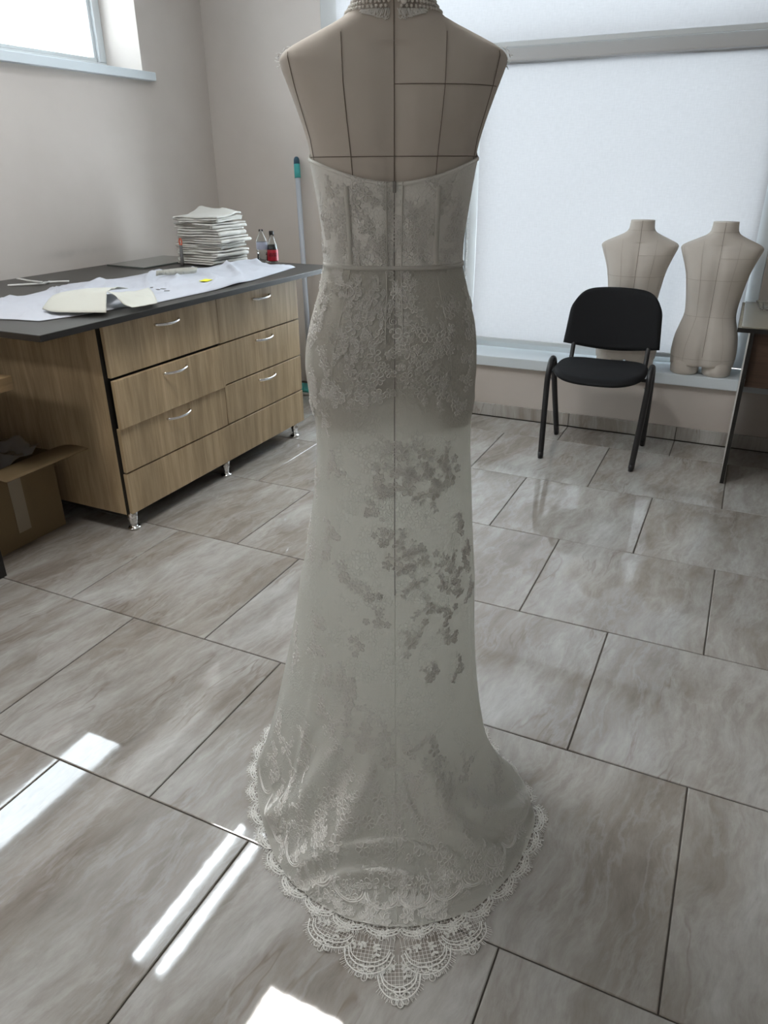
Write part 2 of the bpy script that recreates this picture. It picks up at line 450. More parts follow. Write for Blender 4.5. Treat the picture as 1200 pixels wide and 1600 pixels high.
for a, b_, c_, d_ in ((sx0, sx1, sz0, sz0+.075), (sx0, sx1, sz1-.075, sz1), (sx0, sx0+.08, sz0+.075, sz1-.075), (sx1-.085, sx1, sz0+.075, sz1-.075)):
    abox(sash, (a, YB-.012, c_), (b_, YB+.06, d_), .005, 1)
sash = child('opening_sash', sash, M_PVC, w2)
hb = bmesh.new(); abox(hb, (.005, YB-.022, 1.14), (.032, YB-.0125, 1.215), .004); abox(hb, (.010, YB-.05, 1.165), (.028, YB-.022, 1.185), .004); abox(hb, (.011, YB-.056, 1.06), (.027, YB-.042, 1.185), .005)
hd = obj('window_handle', hb, M_PVC, sash, False, 'white lever handle')
for x0, x1, z0, z1 in ((sx0+.08, sx1-.085, sz0+.075, sz1-.075), (.115, BX1-.08, SILL_Z+.055, 1.93), (BX0+.075, BX1-.08, 2.0, BZ1-.07)):
    child('window_pane', bx((x0, YB+.03, z0), (x1, YB+.034, z1)), M_GLASS, w2)
sill = bmesh.new(); abox(sill, (PX0-.02, PAR-.035, SILL_Z-.0605), (XR, YB+.004, SILL_Z), .006)
child('window_sill', sill, M_SILL, w2, label='thick pale grey window sill')
struct(obj('trim_1', bx((BX0-.0, YB-.006, SILL_Z), (BX0+.145, YB+.004, BZ1), .002, 1), mat('trim_grey', (.44, .44, .43), .5)), 'flat grey trim strip at the window edge')

# ------------------------------------------------------------------ roller blinds
def blind(name, label, x0, x1, z0, z1, y, wav, chain=None, fab=None):
    t = thing(name, label, 'blind', ((x0+x1)/2, y, z0), 0)
    inv = Matrix.Translation(-Vector(t.location))
    nx, nz = 60, 60; V = []; Fc = []
    for j in range(nz+1):
        for i in range(nx+1):
            u, v = i/nx, j/nz
            d = wav*math.sin(v*PI)*(math.exp(-u*9)*1.0 + .25*math.exp(-(1-u)*9)) + .002*math.sin(u*9+v*3)
            xx = x0+(x1-x0)*u + .012*wav/.02*math.sin(v*PI*1.2)*math.exp(-u*8)
            V.append((xx, y-d, z0+(z1-z0)*v))
    for j in range(nz):
        for i in range(nx):
            a = j*(nx+1)+i; Fc.append((a, a+1, a+nx+2, a+nx+1))
    f = obj('blind_fabric', (V, Fc), fab or M_BLIND, t, True); f.matrix_parent_inverse = inv
    b = bmesh.new(); abox(b, (x0+.003, y-.008, z0-.022), (x1-.003, y+.006, z0+.004), .004); o = obj('bottom_bar', b, M_PVC, t); o.matrix_parent_inverse = inv
    r = bmesh.new(); tube(r, [(x0-.01, y+.018, z1+.012), (x1+.01, y+.018, z1+.012)], .022, 16); o = obj('roller_tube', r, M_PVC, t, True); o.matrix_parent_inverse = inv
    if chain is not None:
        cb = bmesh.new()
        zz = chain[1]
        while zz < z1:
            bmesh.ops.create_icosphere(cb, subdivisions=1, radius=.0042, matrix=Matrix.Translation((chain[0], y-.012, zz))); zz += .011
        o = obj('bead_chain', cb, M_PVC, t, True); o.matrix_parent_inverse = inv
    return t
lb = blind('roller_blind', 'white woven roller blind lowered over the tall lower window', .118, 1.634, SILL_Z+.055, 1.90, YB-.018, .012, (.070, .48))
cas = bmesh.new(); abox(cas, (.05, YB-.075, 1.905), (1.66, YB-.005, 1.975), .008)
o = obj('cassette', cas, mat('cassette_grey', (.50, .50, .50), .5), lb); o.matrix_parent_inverse = Matrix.Translation(-Vector(lb.location))
ub = blind('roller_blind', 'bright white roller blind covering the transom window up to the ceiling', BX0+.15, BX1+.02, 1.99, BZ1+.02, YB-.085, .004, None, M_BLINDU)

# ------------------------------------------------------------------ ceiling lamps
t = thing('ceiling_light', 'twin-tube batten lamp on the ceiling over the drawer cabinet', 'lamp', (-.785, 2.0, ZC), 0)
obj('housing', bx((-.13, -.55, -.035), (.13, .55, -.001), .006), M_PVC, t)
for s in (-1, 1):
    b = bmesh.new(); tube(b, [(s*.085, -.52, -.060), (s*.085, .52, -.060)], .024, 14); obj('lamp_tube', b, M_TUBE, t, True)
def panel(x, y, label):
    t = thing('ceiling_light', label, 'lamp', (x, y, ZC), 0, 'square ceiling light panels')
    f = bmesh.new()
    for lo, hi in (((-.3, -.3), (.3, -.285)), ((-.3, .285), (.3, .3)), ((-.3, -.285), (-.285, .285)), ((.285, -.285), (.3, .285))):
        abox(f, (*lo, -.014), (*hi, -.001))
    obj('lamp_frame', f, M_PVC, t)
    obj('diffuser', bx((-.285, -.285, -.010), (.285, .285, -.002)), M_PANEL, t)
panel(.19, 1.42, 'square white light panel on the ceiling before the tall dress form')
panel(-.9, -1.75, 'added square fill light panel on the ceiling over the far end of the room')  # unseen panel added behind the camera as fill for the gown's back

# ------------------------------------------------------------------ dress forms
# zf, half width, depth to the back, depth to the front
FS = np.array([
 (.050,.158,.100,.092),(.075,.162,.106,.093),(.110,.164,.112,.094),(.155,.162,.114,.095),(.200,.156,.110,.097),(.250,.142,.096,.094),
 (.307,.126,.081,.090),(.350,.127,.083,.097),(.400,.133,.091,.112),(.450,.140,.099,.124),(.487,.146,.104,.128),(.520,.153,.105,.122),
 (.560,.166,.103,.108),(.600,.181,.094,.088),(.625,.191,.084,.070),(.642,.197,.074,.056),(.652,.192,.068,.050),(.662,.172,.064,.047),
 (.675,.143,.061,.045),(.690,.108,.059,.046),(.700,.086,.057,.047),(.710,.071,.056,.048),(.722,.064,.054,.049),(.750,.061,.052,.049),(.765,.060,.051,.048)])
def fsec(zf):
    return [interp(FS[:, 0], FS[:, k], zf) for k in (1, 2, 3)]
def smooth_fsec(zf):
    h = .010; s = [fsec(zf+d) for d in (-h, 0, h)]
    return [(s[0][i]+2*s[1][i]+s[2][i])/4 for i in range(3)]
def fpt(phi, zf, off=0, ex=2.35):
    a, bb_, bf = smooth_fsec(zf); c, s = math.cos(phi), math.sin(phi)
    x = (a+off)*math.copysign(abs(c)**(2/ex), c); d = (bf if s > 0 else bb_)+off
    y = d*math.copysign(abs(s)**(2/ex), s)
    # centre-back hollow between shoulder blades / along the spine
    if s < 0 and zf < .66:
        y += .006*math.exp(-(x/.022)**2)*(-s)
        if zf < .22: y += .012*math.exp(-(x/.018)**2)*(1-abs(zf-.10)/.14 if abs(zf-.10) < .14 else 0)
    return Vector((x, y, zf))
def surf_line(bm, pts_fn, n, w, off=.0012):
    """narrow raised strip following the form"""
    P = [pts_fn(i/(n-1)) for i in range(n)]
    prev = None
    for i, p in enumerate(P):
        t = (P[min(i+1, n-1)]-P[max(i-1, 0)]).normalized()
        nrm = Vector((p.x*.5, p.y, 0)); nrm = (nrm-t*nrm.dot(t)).normalized(); s = t.cross(nrm)
        q = [bm.verts.new(p+nrm*off*.2-s*w/2), bm.verts.new(p+nrm*off), bm.verts.new(p+nrm*off*.2+s*w/2)]
        if prev:
            bm.faces.new((prev[0], prev[1], q[1], q[0])); bm.faces.new((prev[1], prev[2], q[2], q[1]))
        prev = q
def phi_for_x(x, zf, back=True):
    a = smooth_fsec(zf)[0]; c = max(-1, min(1, x/a)); cc = math.copysign(abs(c)**(2.35/2), c)
    ph = math.acos(cc); return -ph if back else ph
def make_form(label, loc, rotz, group=None, stand=False, full_lines=True):
    t = thing('dress_form', label, 'mannequin', loc, rotz, group)
    zs = list(np.concatenate([np.linspace(.05, .62, 40), np.linspace(.63, .765, 36)])); nph = 96
    V = []; Fc = []
    for z in zs:
        for k in range(nph): V.append(fpt(2*PI*k/nph, z))
    for j in range(len(zs)-1):
        for k in range(nph):
            k2 = (k+1) % nph; Fc.append((j*nph+k, j*nph+k2, (j+1)*nph+k2, (j+1)*nph+k))
    V.append(Vector((0, 0, zs[0]-.002))); V.append(Vector((0, 0, zs[-1]+.003)))
    for k in range(nph):
        k2 = (k+1) % nph; Fc.append((k2, k, len(V)-2)); j = len(zs)-1; Fc.append((j*nph+k, j*nph+k2, len(V)-1))
    # thigh stumps, one surface with the torso
    for sx in (-1, 1):
        st = len(V); nn = 40; zz = [0, .004, .03, .06, .085]; aa = [.066, .071, .0735, .0735, .070]
        for z, a in zip(zz, aa):
            for k in range(nn):
                an = 2*PI*k/nn; V.append(Vector((sx*.0805+a*math.cos(an), -.006+a*1.22*math.sin(an), z)))
        for j in range(len(zz)-1):
            for k in range(nn):
                k2 = (k+1) % nn; Fc.append((st+j*nn+k, st+j*nn+k2, st+(j+1)*nn+k2, st+(j+1)*nn+k))
        Fc.append(tuple(st+k for k in range(nn))[::-1]); Fc.append(tuple(st+4*nn+k for k in range(nn)))
    obj('torso', ([tuple(v) for v in V], Fc), M_CANVAS, t, True)
    lines = []
    lines.append((lambda s: fpt(-PI/2, .10+.665*s, .0005), 60, .0016))
    for sx in (-1, 1):
        def princess(s, sx=sx):
            z = .07+.605*s; x = interp([.07, .155, .307, .487, .60, .675], [.095, .092, .062, .072, .083, .086], z)*sx
            return fpt(phi_for_x(x, z), z, .0005)
        lines.append((princess, 60, .0013))
        def side(s, sx=sx):
            z = .44+.21*s; x = interp([.44, .52, .60, .645, .65], [.132, .143, .166, .176, .175], z)*sx
            return fpt(phi_for_x(x, z), z, .0005)
        lines.append((side, 30, .0013))
    def ringl(z): return lambda s: fpt(-PI+PI*s, z, .0005)
    lines.append((ringl(.492), 70, .0013)); lines.append((ringl(.307), 70, .0013)); lines.append((ringl(.09), 70, .0013))
    lines.append((lambda s: fpt(-PI/2+(PI*.40)*s, .598, .0005), 40, .0013))
    lines.append((lambda s: fpt(-PI+PI*s, .718, .0005), 50, .0012))
    for i, (fn, n, w) in enumerate(lines):
        b = bmesh.new(); surf_line(b, fn, n, w); obj('seam', b, M_SEAM if (full_lines and i != 7) or i == 0 else M_SEAML, t, True)
    if stand:
        b = bmesh.new(); tube(b, [(0, .02, -loc[2]+.02), (0, .02, .06)], .013, 16); obj('stand_pole', b, M_STEEL, t, True)
        b = lat([(0, 0), (.14, 0), (.145, .006), (.14, .014), (.03, .022), (.02, .05), (0, .05)], 32, (0, .02, -loc[2]+.002)); obj('stand_base', b, M_STEEL, t, True)
    return t
FX, FY, FZ0 = 1.009, .977, .93
ROT = -YAW
make_form('beige canvas dress form wearing the long white lace gown', (FX, FY, FZ0), ROT, None, True)
def sill_form(px, py, y, rz, label):
    p = on_y(px, py, y)
    return make_form(label, (p.x, y, SILL_Z+.0006), rz, None, False, False)
sill_form(1092, 586, 3.935, .03, 'bare beige dress form on the window sill beside the desk')
sill_form(975, 566, 3.935, .10, 'bare beige dress form on the window sill behind the black chair')

# ------------------------------------------------------------------ the gown
dress = thing('wedding_gown', 'long white strapless lace gown with a short scalloped train on the tall form', 'dress', (FX, FY, 0), ROT)
hem_pts = [(.16, .20), (.225, .11), (.250, .03), (.285, -.06), (.318, -.125), (.338, -.19), (.312, -.257), (.258, -.345), (.213, -.393), (.153, -.440), (.078, -.466), (0, -.477),
           (-.093, -.46), (-.162, -.423), (-.221, -.377), (-.272, -.304), (-.303, -.234), (-.330, -.16), (-.346, -.07), (-.348, .03), (-.31, .14), (-.19, .22), (0, .25)]
hp = np.array(hem_pts); ha = np.unwrap(np.arctan2(hp[:, 1], hp[:, 0])); hr = np.hypot(hp[:, 0], hp[:, 1])
if ha[0] > ha[-1]: ha, hr = ha[::-1], hr[::-1]
HA = np.concatenate([ha-2*PI, ha, ha+2*PI]); HR = np.concatenate([hr, hr, hr])
NPH = 400
PH = np.linspace(-PI, PI, NPH, endpoint=False)
def wrap(a): return (a+PI) % (2*PI)-PI
hraw = np.interp(PH, HA, HR)
for _ in range(6): hraw = (np.roll(hraw, 1)+2*hraw+np.roll(hraw, -1))/4
def hem_r(ph): return np.interp(ph, np.concatenate([PH-2*PI, PH, PH+2*PI]), np.tile(hraw, 3))
# lower body sections of the skirt: z, half width, back, front
DS = np.array([(.555,.196,.165,.140),(.62,.187,.152,.132),(.70,.177,.140,.125),(.793,.168,.128,.117),(.87,.1615,.123,.112),(.937,.1605,.120,.106),(.98,.1675,.118,.102)])
def dsec(z):
    if z >= .98:
        s = smooth_fsec(z-FZ0); w = min(1, (z-.98)/.05); return [s[0]+.0045, s[1]+.0045, s[2]+.0045] if w >= 1 else [(DS[-1][i+1])*(1-w)+(s[i]+.0045)*w for i in range(3)]
    return [interp(DS[:, 0], DS[:, k], z) for k in (1, 2, 3)]
ZT = .555
def top_z(ph):   # neckline: lowest at centre back
    s = np.sin(ph); return 1.383 + .040*np.clip(np.abs(np.cos(ph)), 0, 1)**1.6 + .05*np.clip(s, 0, 1)
nU, nL = 120, 150
WZ, VW = 1.241, 24/120
G = np.zeros((nU+nL, NPH, 3))
ex = 2.3
cosp, sinp = np.cos(PH), np.sin(PH)
def section(z):
    a, b1, b2 = dsec(z)
    e = ex if z > .9 else 2.05+.25*max(0, (z-.55)/.35)
    x = a*np.sign(cosp)*np.abs(cosp)**(2/e); y = np.where(sinp > 0, b2, b1)*np.sign(sinp)*np.abs(sinp)**(2/e)
    return x, y
tz = top_z(PH)
secs = {}
for j in range(nU):
    v = j/nU
    zrow = tz+(WZ-tz)*(v/VW) if v < VW else np.full(NPH, WZ+(ZT-WZ)*(v-VW)/(1-VW))
    zm = np.linspace(zrow.min(), zrow.max(), 5)
    xs = np.zeros(NPH); ys = np.zeros(NPH)
    S = [section(z) for z in zm]
    if zrow.max()-zrow.min() < 1e-6: xs, ys = S[0]
    else:
        f = (zrow-zrow.min())/(zrow.max()-zrow.min())*4; k = np.minimum(f.astype(int), 3); f = f-k
        SX = np.array([s[0] for s in S]); SY = np.array([s[1] for s in S]); ii = np.arange(NPH)
        xs = SX[k, ii]*(1-f)+SX[k+1, ii]*f; ys = SY[k, ii]*(1-f)+SY[k+1, ii]*f
    hol = .004*np.exp(-(xs/.02)**2)*(sinp < 0)*(zrow > .95)
    G[j, :, 0] = xs; G[j, :, 1] = ys+hol; G[j, :, 2] = zrow
for j in range(nU):
    zr = G[j, :, 2]; lean = np.clip((.85-zr)/.30, 0, 1)**1.5
    G[j, :, 0] += np.where(cosp < 0, -.009*np.abs(cosp), -.002*cosp)*np.exp(-((zr-1.05)/.09)**2)
    G[j, :, 0] += lean*np.where(cosp < 0, -.018*np.abs(cosp), -.010*cosp)
kx, ky = section(ZT)
kx = kx + np.where(cosp < 0, -.018*np.abs(cosp), -.010*cosp)
back = np.clip(-sinp, 0, 1)
hx, hy = hraw*cosp, hraw*sinp
al = np.degrees(wrap(PH+PI/2))
for j in range(nL):
    s = j/(nL-1)
    gc = np.interp(al, [-180, -110, -80, -45, 0, 45, 70, 85, 105, 180], [.4, .50, .46, .36, .30, .20, .12, .16, .35, .4])
    zc = np.interp(al, [-180, -110, -80, -45, 0, 45, 70, 85, 105, 180], [.22, .24, .17, .09, .05, .05, .04, .08, .20, .22])
    w0, w1_, w2_ = (1-s)**2, 2*s*(1-s), s*s
    x = w0*kx + w1_*(kx+(hx-kx)*gc) + w2_*hx; y = w0*ky + w1_*(ky+(hy-ky)*gc) + w2_*hy
    z = w0*ZT + w1_*zc + w2_*.004
    G[nU+j] = np.stack([x, y, z], 1)
    # above the knee the same side already leans out
# long soft folds: angle (deg from centre back, + = right), how it drifts, width, height
dn = np.zeros((nU+nL, NPH))
def ridge(a0, a1, w, amp, s0, s1, pw=1.0):
    for j in range(nL):
        s = j/(nL-1)
        if s < s0 or s > 1: continue
        t = (s-s0)/(1-s0); e = math.sin(min(1, t*1.0)*PI/2)**pw
        if s > s1: e *= max(0, 1-(s-s1)/(1-s1+1e-6))
        c = a0+(a1-a0)*t
        dn[nU+j] += amp*e*np.exp(-((al-c)/w)**2)
ridge(-44, -52, 2.2, .013, .10, .86); ridge(-20, -58, 6, .030, .22, .85); ridge(-6, -34, 5, .026, .30, .85)
ridge(3, 40, 5, .026, .25, .80); ridge(6, 66, 7, .032, .30, .86); ridge(60, 76, 10, .030, .45, .93)
ridge(-12, -20, 5, .012, .45, .9); ridge(16, 22, 6, .012, .5, .9); ridge(-72, -80, 6, .018, .35, .9); ridge(-33, -40, 3, .008, .2, .8)
ridge(-28, -66, 9, -.018, .25, .85); ridge(28, 50, 8, -.014, .3, .85)
# tiny puckers beside the centre seam
for j in range(nU+nL):
    dn[j] += -.0016*np.exp(-(al/(.7 if j < nU else 1.1))**2)
def grid_normals(G):
    du = np.roll(G, -1, 1)-np.roll(G, 1, 1)
    dv = np.gradient(G, axis=0)
    n = np.cross(dv, du); ln = np.linalg.norm(n, axis=2, keepdims=True); n = n/np.maximum(ln, 1e-9)
    return n
N = grid_normals(G)
cen = np.zeros_like(G); cen[..., 2] = -.3
if (N[20:nU]*G[20:nU]*np.array([1, 1, 0])).sum() < 0: N = -N
for _ in range(3): dn = (np.roll(dn, 1, 1)+2*dn+np.roll(dn, -1, 1))/4
G = G + N*dn[..., None]
# folds across the train near the floor, and low-frequency unevenness
rr = np.random.RandomState(3)
for j in range(nL):
    s = j/(nL-1); p = G[nU+j]
    m = np.exp(-((al+6)/24.0)**2)
    yy = p[:, 1] + .12*np.abs(p[:, 0])**1.2
    p[:, 2] += m*(.016*np.exp(-((yy+.345)/.009)**2) + .011*np.exp(-((yy+.388+.010*np.sin(p[:, 0]*11))/.009)**2) + .006*np.exp(-((yy+.28)/.03)**2))
    p[:, 2] = np.maximum(p[:, 2], .0045)
for j in range(nU, nU+nL):
    s = (j-nU)/(nL-1)
    for k in range(NPH):
        p = G[j, k]
        G[j, k] += N[j, k]*(noise.noise(Vector((p[0]*9, p[1]*9, p[2]*3)))*.006*s*(1-.5*s))
G[..., 2] = np.maximum(G[..., 2], .004)
N = grid_normals(G)
if (N[20:nU]*G[20:nU]*np.array([1, 1, 0])).sum() < 0: N = -N
def grid_faces(j0, j1):
    Fc = []
    for j in range(j0, j1-1):
        for k in range(NPH):
            k2 = (k+1) % NPH; Fc.append((j*NPH+k-j0*NPH, j*NPH+k2-j0*NPH, (j+1)*NPH+k2-j0*NPH, (j+1)*NPH+k-j0*NPH))
    return Fc
jw = 24
def mesh_rows(name, j0, j1, m, par, label=None):
    V = [tuple(p) for p in G[j0:j1].reshape(-1, 3)]
    return obj(name, (V, grid_faces(j0, j1)), m, par, True, label)
bod = mesh_rows('bodice', 0, jw+1, M_BODICE, dress, 'boned strapless bodice')
skirt = mesh_rows('skirt', jw, nU+nL, M_LACE, dress, 'flared lace skirt with train')
def Sg(ph, row):
    """surface point + normal at angle ph and (float) row"""
    k = (ph+PI)/(2*PI)*NPH; k0 = int(math.floor(k)); f = k-k0; a, b = k0 % NPH, (k0+1) % NPH
    row = min(max(row, 0), nU+nL-1.001); j = int(row); g = row-j
    p = (G[j, a]*(1-f)+G[j, b]*f)*(1-g)+(G[j+1, a]*(1-f)+G[j+1, b]*f)*g
    return Vector(p), Vector(N[j, a])
# image positions of the gown surface (to find where a motif sits)
cz, sz = math.cos(ROT), math.sin(ROT)
Wd = np.stack([FX+G[..., 0]*cz-G[..., 1]*sz, FY+G[..., 0]*sz+G[..., 1]*cz, G[..., 2]], -1)-np.array(CAM)
dep = Wd@np.array(CF); GU = 600+F_PX*(Wd@np.array(CR))/dep; GV = 800-F_PX*(Wd@np.array(CU))/dep
Nw = np.stack([N[..., 0]*cz-N[..., 1]*sz, N[..., 0]*sz+N[..., 1]*cz, N[..., 2]], -1)
facing = (Nw*Wd).sum(-1) < 0
def at_px(px, py):
    d = (GU-px)**2+(GV-py)**2+np.where(facing, 0, 1e9); i = int(np.argmin(d)); j, k = divmod(i, NPH)
    return -PI+2*PI*k/NPH, float(j)
def map2(ph0, row0):
    p0, _ = Sg(ph0, row0); p1, _ = Sg(ph0+.02, row0)
    r2 = min(row0+2, nU+nL-2); r1 = max(r2-4, 0)
    q1, _ = Sg(ph0, r2); q0, _ = Sg(ph0, r1)
    lu = max((p1-p0).length/.02, .02); lv = max((q1-q0).length/(r2-r1), .0005)
    def f(x, y, off):
        p, n = Sg(ph0+x/lu, row0-y/lv); q = p+n*off
        if q.z < .0042: q.z = .0042
        return q
    return f
def add_poly(bm, fn, pts, off):
    """filled lace piece, fan round its centre"""
    cx = sum(p[0] for p in pts)/len(pts); cy = sum(p[1] for p in pts)/len(pts)
    c = bm.verts.new(fn(cx, cy, off)); vs = [bm.verts.new(fn(x, y, off*.8)) for x, y in pts]
    for i in range(len(vs)): bm.faces.new((c, vs[i], vs[(i+1) % len(vs)]))
def add_cord(bm, fn, pts, w, off, closed=False):
    """raised cord: strip with a ridge"""
    n = len(pts); prev = None; first = None
    for i in range(n+(1 if closed else 0)):
        x, y = pts[i % n]
        a = pts[(i-1) % n] if closed or i > 0 else pts[0]; b = pts[(i+1) % n] if closed or i < n-1 else pts[n-1]
        dx, dy = b[0]-a[0], b[1]-a[1]; l = math.hypot(dx, dy) or 1e-9; nx_, ny_ = -dy/l*w/2, dx/l*w/2
        q = [bm.verts.new(fn(x-nx_, y-ny_, off*.3)), bm.verts.new(fn(x, y, off)), bm.verts.new(fn(x+nx_, y+ny_, off*.3))]
        if prev:
            bm.faces.new((prev[0], prev[1], q[1], q[0])); bm.faces.new((prev[1], prev[2], q[2], q[1]))
        prev = q
def petal(cx, cy, ang, L, wd, n=10, base=.1):
    out = []
    for i in range(n):
        t = 2*PI*i/n; r = L*(.5-.5*math.cos(t)); s = wd*math.sin(t)*(math.sin(t/2)**.6 if True else 1)
        out.append((cx+(base*L+r)*math.cos(ang)-s*math.sin(ang), cy+(base*L+r)*math.sin(ang)+s*math.cos(ang)))
    return out
def flower(bmf, bmc, fn, cx, cy, R, n, rot):
    for k in range(n):
        P = petal(cx, cy, rot+2*PI*k/n, R*.85, R*.36, 10, .2)
        add_poly(bmf, fn, P, .0009); add_cord(bmc, fn, P, .0019, .0026, True)
    ring = [(cx+R*.2*math.cos(2*PI*i/8), cy+R*.2*math.sin(2*PI*i/8)) for i in range(8)]
    add_cord(bmc, fn, ring, .0016, .0022, True)
def spray(bmf, bmc, fn, cx, cy, ang, L, nl):
    pts = []
    for i in range(9):
        t = i/8; b = .5*t*t; pts.append((cx+L*t*math.cos(ang+b), cy+L*t*math.sin(ang+b)))
    add_cord(bmc, fn, pts, .0016, .002)
    for i in range(nl):
        t = (i+1)/(nl+.3); x, y = pts[min(8, int(t*8))]
        for sd in (-1, 1):
            P = petal(x, y, ang+.5*t+sd*.85, L*.30, L*.085, 8, 0)
            add_poly(bmf, fn, P, .0009); add_cord(bmc, fn, P, .0015, .0019, True)
def scroll(bmc, fn, cx, cy, R, rot, turns=1.4):
    pts = [(cx+R*(1-i/22*.75)*math.cos(rot+i/22*2*PI*turns), cy+R*(1-i/22*.75)*math.sin(rot+i/22*2*PI*turns)) for i in range(23)]
    add_cord(bmc, fn, pts, .0016, .002)
BEADS = []
def motif(px, py, size, seed, beads=0, nf=3):
    r = random.Random(seed); ph, row = at_px(px, py); fn = map2(ph, row)
    bf, bc = bmesh.new(), bmesh.new()
    flower(bf, bc, fn, 0, 0, size*.42, r.choice((5, 6, 7)), r.random()*6)
    for k in range(nf):
        a = r.random()*6.28; d = size*(.55+.35*r.random())
        c = r.random()
        if c < .35: flower(bf, bc, fn, d*math.cos(a), d*math.sin(a), size*.26, 5, r.random()*6)
        elif c < .85: spray(bf, bc, fn, size*.35*math.cos(a), size*.35*math.sin(a), a, size*.8, 3)
        else: scroll(bc, fn, d*math.cos(a), d*math.sin(a), size*.2, a)
    spray(bf, bc, fn, 0, size*.3, r.uniform(.6, 2.4), size*.8, 3)
    for k in range(beads):
        a = r.random()*6.28; d = size*.8*r.random()**.7
        BEADS.append(fn(d*math.cos(a), d*math.sin(a), .0026))
    par = skirt if row > jw else bod
    me = obj('lace_motif', bf, M_MOTIF, par, True)
    co = bmesh.new(); co.free()
    # cords share the motif object
    tmp = bpy.data.meshes.new('t'); bc.to_mesh(tmp); bc.free()
    b2 = bmesh.new(); b2.from_mesh(me.data); nf0 = len(b2.faces); b2.from_mesh(tmp); b2.faces.ensure_lookup_table()
    for f in b2.faces[nf0:]: f.material_index = 1
    for f in b2.faces: f.smooth = True
    b2.to_mesh(me.data); b2.free(); bpy.data.meshes.remove(tmp); me.data.materials.append(M_CORD)
spots = []
def patch(x0, y0, x1, y1, n, s0, s1, beads, seed):
    r = random.Random(seed)
    for i in range(n):
        best = None
        for _ in range(12):
            x, y = r.uniform(x0, x1), r.uniform(y0, y1)
            d = min([(x-a)**2+(y-b)**2 for a, b, *_ in spots] or [1e9])
            if best is None or d > best[0]: best = (d, x, y)
        spots.append((best[1], best[2], r.uniform(s0, s1), beads if r.random() < .55 else 0))
# bodice sides and lower back panel
patch(503, 300, 540, 400, 5, .022, .028, 4, 1); patch(548, 300, 606, 410, 7, .024, .030, 4, 2); patch(622, 320, 676, 405, 5, .022, .028, 2, 3); patch(692, 300, 716, 405, 5, .02, .026, 3, 4)
# hip bands
patch(492, 420, 530, 470, 4, .024, .030, 4, 5); patch(545, 460, 605, 540, 6, .028, .034, 4, 6); patch(622, 425, 650, 480, 3, .024, .03, 14, 7)
patch(505, 540, 600, 625, 10, .028, .036, 12, 8); patch(622, 520, 700, 600, 8, .028, .036, 3, 9); patch(700, 470, 733, 650, 7, .024, .03, 4, 10); patch(488, 560, 510, 660, 4, .024, .03, 4, 11); patch(655, 590, 690, 620, 2, .026, .03, 2, 12); patch(485, 480, 500, 540, 3, .024, .028, 3, 29)
# thighs
patch(625, 700, 705, 775, 8, .030, .040, 2, 13); patch(615, 845, 665, 915, 5, .030, .038, 2, 14); patch(670, 885, 705, 960, 4, .028, .036, 1, 15); patch(585, 740, 606, 870, 4, .024, .03, 3, 16)
patch(492, 715, 525, 760, 2, .026, .03, 2, 17); patch(478, 820, 520, 880, 4, .028, .034, 4, 18); patch(712, 800, 738, 930, 5, .026, .032, 4, 19); patch(535, 900, 600, 1010, 4, .028, .034, 1, 20)
patch(460, 950, 500, 1050, 4, .028, .034, 2, 30); patch(640, 980, 720, 1060, 4, .03, .036, 0, 31)
# lower skirt and train
patch(425, 1130, 480, 1300, 12, .030, .038, 6, 21); patch(500, 1060, 545, 1180, 7, .028, .036, 3, 22); patch(480, 1230, 605, 1330, 13, .032, .042, 5, 23); patch(545, 1130, 605, 1230, 6, .03, .036, 2, 32)
patch(620, 1230, 700, 1330, 8, .030, .040, 4, 24); patch(700, 1330, 790, 1375, 7, .030, .038, 4, 25); patch(700, 1190, 815, 1300, 9, .030, .038, 3, 26); patch(520, 1375, 700, 1440, 15, .032, .042, 9, 27); patch(440, 1320, 520, 1400, 6, .030, .036, 4, 28); patch(620, 1150, 690, 1230, 4, .03, .036, 1, 33)
for i, (x, y, s, b) in enumerate(spots): motif(x, y, s, 100+i, b)
bb_ = bmesh.new()
for p in BEADS: bmesh.ops.create_icosphere(bb_, subdivisions=1, radius=.0012, matrix=Matrix.Translation(p))
o = obj('beads', bb_, M_BEAD, dress, True, 'tiny sparkling glass beads'); o['kind'] = 'stuff'

def strip(name, fn_rows, w, off, m, par, label=None):
    """fn_rows: list of (phi,row); raised band on the gown"""
    bm = bmesh.new(); prev = None; pts = [Sg(a, b) for a, b in fn_rows]; n = len(pts)
    for i, (p, nr) in enumerate(pts):
        t = (pts[min(i+1, n-1)][0]-pts[max(i-1, 0)][0]).normalized(); s = t.cross(nr).normalized()
        q = [bm.verts.new(p-s*w/2+nr*.0002), bm.verts.new(p-s*w*.38+nr*off), bm.verts.new(p+s*w*.38+nr*off), bm.verts.new(p+s*w/2+nr*.0002)]
        if prev:
            for k in range(3): bm.faces.new((prev[k], prev[k+1], q[k+1], q[k]))
        prev = q
    return obj(name, bm, m, par, True, label)
BC = -PI/2
def row_of_z(z, ph):
    k = int((ph+PI)/(2*PI)*NPH) % NPH; return float(np.argmin(np.abs(G[:, k, 2]-z)))
jz = at_px(611, 930)[1]
strip('zipper', [(BC, r) for r in np.linspace(0, jz, 80)], .0018, .0014, M_ZIP, dress, 'thin dark concealed zip line')
b = bmesh.new(); p, nr = Sg(BC, .5); abox(b, (p.x-.003, p.y-.006, p.z-.014), (p.x+.003, p.y-.001, p.z+.004), .001); obj('zip_pull', b, M_ZIP, dress)
for sg in (-1, 1):
    strip('zip_welt', [(BC+sg*.07, r) for r in np.linspace(0, jw+18, 60)], .003, .0022, M_MOTIF, dress)
strip('centre_seam', [(BC, r) for r in np.linspace(jz, nU+nL-2, 90)], .0016, .0012, M_LACE, dress)
